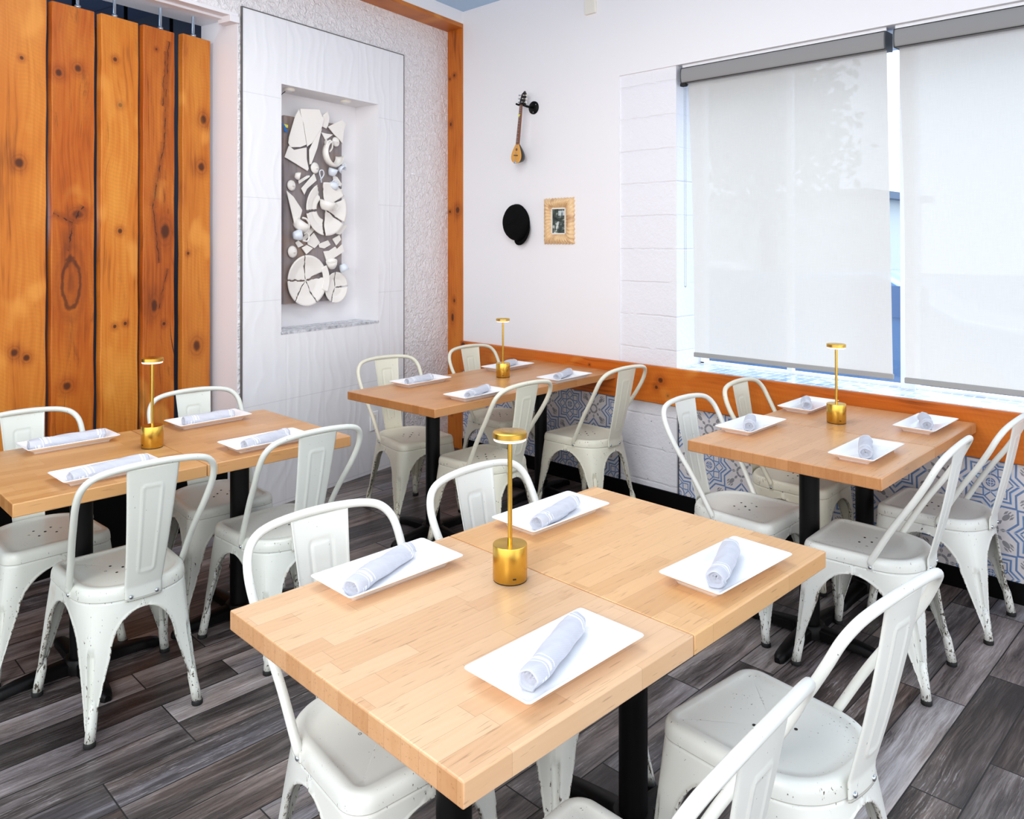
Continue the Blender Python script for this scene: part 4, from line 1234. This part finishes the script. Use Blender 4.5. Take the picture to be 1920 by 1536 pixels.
POLY = [[(-0.152, 0.635), (-0.122, 0.575), (-0.087, 0.419), (-0.136, 0.398), (-0.214, 0.389), (-0.23, 0.415), (-0.226, 0.45), (-0.179, 0.59)], [(-0.139, 0.641), (0.016, 0.659), (0.055, 0.599), (0.04, 0.544), (-0.037, 0.436), (-0.078, 0.407), (-0.11, 0.548), (-0.125, 0.579)], [(-0.226, 0.398), (-0.184, 0.376), (-0.081, 0.402), (-0.078, 0.328), (-0.06, 0.267), (-0.069, 0.251), (-0.158, 0.286), (-0.236, 0.316), (-0.258, 0.323)], [(0.016, 0.519), (0.046, 0.541), (0.004, 0.404), (-0.046, 0.298), (-0.059, 0.294), (-0.061, 0.388)], [(0.064, 0.63), (0.101, 0.658), (0.123, 0.624), (0.11, 0.567), (0.095, 0.544), (0.052, 0.555), (0.058, 0.597)], [(0.095, 0.556), (0.227, 0.619), (0.265, 0.596), (0.246, 0.546), (0.234, 0.458), (0.202, 0.485), (0.151, 0.512)], [(0.052, 0.516), (0.095, 0.512), (0.154, 0.512), (0.089, 0.468)], [(0.155, 0.245), (0.196, 0.232), (0.234, 0.188), (0.225, 0.169), (0.164, 0.188), (0.161, 0.206)], [(-0.247, 0.115), (-0.191, 0.081), (-0.12, 0.001), (-0.12, -0.008), (-0.162, -0.111), (-0.182, -0.109)], [(-0.126, 0.136), (-0.013, 0.24), (0.008, 0.196), (-0.077, 0.136), (-0.1, 0.097)], [(0.146, 0.138), (0.238, 0.156), (0.206, 0.083)], [(0.228, 0.033), (0.28, 0.025), (0.254, -0.032), (0.229, -0.038)], [(-0.165, -0.208), (-0.142, -0.194), (-0.099, -0.225), (-0.142, -0.241)], [(-0.119, -0.243), (-0.079, -0.223), (-0.029, -0.245), (-0.082, -0.285)], [(-0.07, -0.189), (-0.012, -0.145), (0.042, -0.209), (-0.008, -0.246), (-0.067, -0.221)], [(0.03, -0.218), (0.113, -0.192), (0.138, -0.223), (0.079, -0.248), (0.037, -0.241)], [(0.153, -0.184), (0.216, -0.157), (0.232, -0.188), (0.188, -0.228)], [(0.073, -0.266), (0.122, -0.262), (0.175, -0.235), (0.191, -0.251), (0.236, -0.218), (0.255, -0.268), (0.104, -0.342)], [(0.203, -0.09), (0.294, -0.088), (0.223, -0.155), (0.184, -0.151)], [(-0.122, -0.196), (-0.03, -0.108), (-0.006, -0.126), (-0.082, -0.194)], [(-0.146, 0.185), (-0.077, 0.221), (-0.054, 0.225), (-0.054, 0.214), (-0.141, 0.164)]]
rr = random.Random(5)
for i, P in enumerate(POLY):
    big = i in (0, 1, 2, 3, 5, 8)
    shard(P, rr.uniform(.012, .022) if big else rr.uniform(.004, .014), (rr.uniform(-.06, .06), rr.uniform(-.03, .03)), MT['biscuit'])
def dish_piece(cx_, cz_, R, a0, a1, lift, jag, mat, seed, r_in=0., name='plate_shard', rim=.018):
    """wedge of a round plate; angles in degrees, counter-clockwise seen from the room"""
    q_ = random.Random(seed); nr, na = 12, 20; V = []
    offs0 = [q_.uniform(-jag, jag) for _ in range(nr+1)]; offs1 = [q_.uniform(-jag, jag) for _ in range(nr+1)]
    gap = .0045
    for i in range(nr+1):
        r_ = r_in+(R-r_in)*i/nr; f = r_/R
        h = rim*max(0, (f-.62)/.38)**1.2+(.004 if f > .66 else 0)
        g0 = min(.45, (gap+abs(offs0[i])*0)/max(r_, .004)); lo = radians(a0)+offs0[i]/max(r_, .02)+g0; hi = radians(a1)+offs1[i]/max(r_, .02)-g0
        if hi < lo: lo = hi = (lo+hi)/2
        for k in range(na+1):
            a = lo+(hi-lo)*k/na; V.append((cx_+r_*cos(a), -lift-h-.004, cz_+r_*sin(a)))
    F = grid_faces(nr+1, na+1, False, 0, False)
    o = mesh_obj(name, V, F, mat, art, True); s_ = o.modifiers.new('body', 'SOLIDIFY'); s_.thickness = .006; s_.offset = 0
    return o
bp = MT['biscuit']
for k, (a0, a1) in enumerate(((98, 178), (20, 98), (-62, 8), (-128, -62), (178, 232))): dish_piece(-.082, -.452, .163, a0, a1, .006, .004, bp, k+1)
dish_piece(-.082, -.452, .178, -28, 34, .014, .002, bp, 9, .135)
for k, (a0, a1) in enumerate(((2, 96), (96, 244), (244, 362))): dish_piece(.172, -.508, .103, a0, a1, .008, .002, bp, k+20, rim=.012)
for k, (a0, a1, ri, l_) in enumerate(((118, 186, .07, .014), (30, 104, .0, .022), (-30, 28, .0, .020), (-96, -32, .0, .018), (190, 262, .07, .012))): dish_piece(.074, .012, .175, a0, a1, l_, .003, bp, k+40, ri)
def turned(cx_, cz_, prof, mat, name, axis=(0, -1, 0), a0=0., a1=2*pi, roll=0., y=-.012):
    """lathe with its axis pointing along axis, standing on the board"""
    R_ = Matrix.Translation((cx_, y, cz_)) @ Vector(axis).to_track_quat('Z', 'Y').to_matrix().to_4x4() @ Matrix.Rotation(roll, 4, 'Z')
    V, F = [], []; latheg(prof, V, F, 24, R_, a0, a1)
    o = mesh_obj(name, V, F, mat, art, True)
    s_ = o.modifiers.new('body', 'SOLIDIFY'); s_.thickness = .003; s_.offset = 0
    return o, R_
def lid(cx_, cz_, R):
    o, _ = turned(cx_, cz_, [(R, -.004), (R, .0), (R*.8, .006), (R*.45, .011), (R*.2, .012), (R*.17, .022), (R*.1, .026), (0, .026)], bp, 'pot_lid', (0.05, -1, .05)); return o
lid(-.003, .277, .036); lid(-.198, .151, .033); lid(-.189, -.267, .037); lid(.181, .467, .032)
def cup(cx_, cz_, R, H, axis, mat, handle=None, a0=0., a1=2*pi, roll=0.):
    o, R_ = turned(cx_, cz_, [(0, 0), (R*.55, 0), (R*.72, H*.15), (R*.92, H*.5), (R, H)], mat, 'broken_cup', axis, a0, a1, roll, y=-.012-R*.7)
    if handle is not None:
        pts = [R_ @ (Matrix.Rotation(handle, 4, 'Z') @ Vector(p)) for p in ((R*.88, 0, H*.2), (R*1.4, 0, H*.25), (R*1.6, 0, H*.55), (R*1.35, 0, H*.85), (R*.95, 0, H*.85))]
        tube('cup_handle', catmull(pts, 5), .004, mat, o, 8)
    return o
cup(.120, .235, .030, .048, (.1, -.3, .9), MT['bluewhite']); cup(.105, .178, .026, .055, (.9, -.3, -.25), MT['bluewhite'], 2.2)
cup(-.205, -.165, .034, .050, (.85, -.4, .1), MT['bluewhite']); cup(.215, -.355, .030, .048, (.3, -.3, -.9), MT['bluewhite'], .6)
cup(-.185, .215, .024, .032, (.7, -.6, -.2), bp); cup(.195, .29, .026, .036, (.2, -.8, -.4), MT['bluewhite'], 1.2, 0, 4.4)
cup(.121, -.375, .036, .052, (-.35, -.3, .85), bp)
cup(.058, .005, .052, .060, (.1, -.25, .95), bp, -.6)
# broken pitcher: open half ring with a tall loop handle
turned(.123, .374, [(.060, 0), (.082, .012), (.088, .035), (.078, .058)], bp, 'broken_pitcher', (.1, -.95, .1), .6, 5.3, .9)
turned(.130, .405, [(.050, 0), (.070, .012), (.074, .040)], bp, 'broken_pitcher', (.3, -.7, .6), .0, 2.6, .2)
V, F = [], []; tubeg(catmull([(.062, -.03, .372), (.056, -.05, .41), (.064, -.055, .445), (.088, -.055, .462), (.112, -.05, .445), (.118, -.04, .415), (.105, -.03, .39)], 5), .006, V, F, 8); mesh_obj('pitcher_handle', V, F, bp, art, True)
turned(-.150, -.130, [(.02, 0), (.045, .015), (.052, .045), (.040, .07)], bp, 'broken_jug', (.3, -.4, .7), 0, 4.2, 1.2)
V, F = [], []; tubeg(catmull([(-.120, -.035, -.155), (-.092, -.045, -.130), (-.084, -.045, -.09), (-.105, -.045, -.06), (-.135, -.04, -.052)], 5), .007, V, F, 8); mesh_obj('jug_handle', V, F, bp, art, True)
V, F = [], []; tubeg(catmull([(-.125, -.03, -.195), (-.095, -.04, -.20), (-.080, -.04, -.175), (-.09, -.04, -.150), (-.12, -.03, -.145)], 5), .006, V, F, 8); mesh_obj('jug_handle', V, F, bp, art, True)
V, F = [], []; tubeg(catmull([(.035, -.02, .20), (.055, -.03, .235), (.045, -.035, .262), (.025, -.03, .262), (.020, -.03, .24), (.03, -.03, .215), (.045, -.02, .185)], 5), .004, V, F, 8); mesh_obj('cup_handle', V, F, MT['bluewhite'], art, True)
V, F = [], []; tubeg(catmull([(-.235, -.004, .60), (-.25, .0, .55), (-.26, -.002, .50), (-.25, 0, .46)], 4), .002, V, F, 6)
# lights and cable at the niche top
def PB(s_, o_, z_): return Vector((-DR, 0, z_))+SD*s_+ND*o_
for (s_, lab) in ((1.50, 'left cream puck light under the niche top, with cable'), (1.02, 'right cream puck light under the niche top')):
    r = empty('puck_light', tuple(PB(s_, -.07, NZ1-e)), RB, lab, 'light', 'puck lights in the niche')
    lathe('housing', [(0, 0), (.034, 0), (.035, -.004), (.033, -.012), (.026, -.016)], MT['offwhite'], r, 28); lathe('lens', [(.026, -.015), (.02, -.017), (0, -.0175)], MT['white'], r, 28)
V, F = [], []; p = [PB(1.50, -.09, NZ1-.012), PB(1.535, -.10, 2.47), PB(1.545, -.12, 2.42), PB(1.545, -.14, 2.34), PB(1.50, -.155, 2.29)]
tubeg(catmull([tuple(v) for v in p], 5), .0025, V, F, 6); tag(mesh_obj('power_cable', V, F, MT['rubber'], None, True), 'thin black cable from the puck light down behind the artwork', 'cable')
tp_ = empty('colored_tape', tuple(PB(1.478, -.142, 2.285)), RB, 'twist of blue and yellow tape on the upper left of the artwork board', 'tape')
mesh_obj('blue_strip', [(-.03, -.004, .025), (-.005, -.012, .005), (.025, -.006, -.035), (.0, -.003, -.03), (-.012, -.01, -.002), (-.03, -.006, .025), (-.005, -.014, .005), (.025, -.008, -.035), (.0, -.005, -.03), (-.012, -.012, -.002)], [(4, 3, 2, 1, 0), (5, 6, 7, 8, 9), (0, 1, 6, 5), (1, 2, 7, 6), (2, 3, 8, 7), (3, 4, 9, 8), (4, 0, 5, 9)], MT['ribbon_b'], tp_)
mesh_obj('yellow_strip', [(-.006, -.006, .016), (.026, -.006, .012), (.024, -.006, -.006), (.004, -.006, -.004), (-.006, -.008, .016), (.026, -.008, .012), (.024, -.008, -.006), (.004, -.008, -.004)], [(3, 2, 1, 0), (4, 5, 6, 7), (0, 1, 5, 4), (1, 2, 6, 5), (2, 3, 7, 6), (3, 0, 4, 7)], MT['ribbon_y'], tp_)
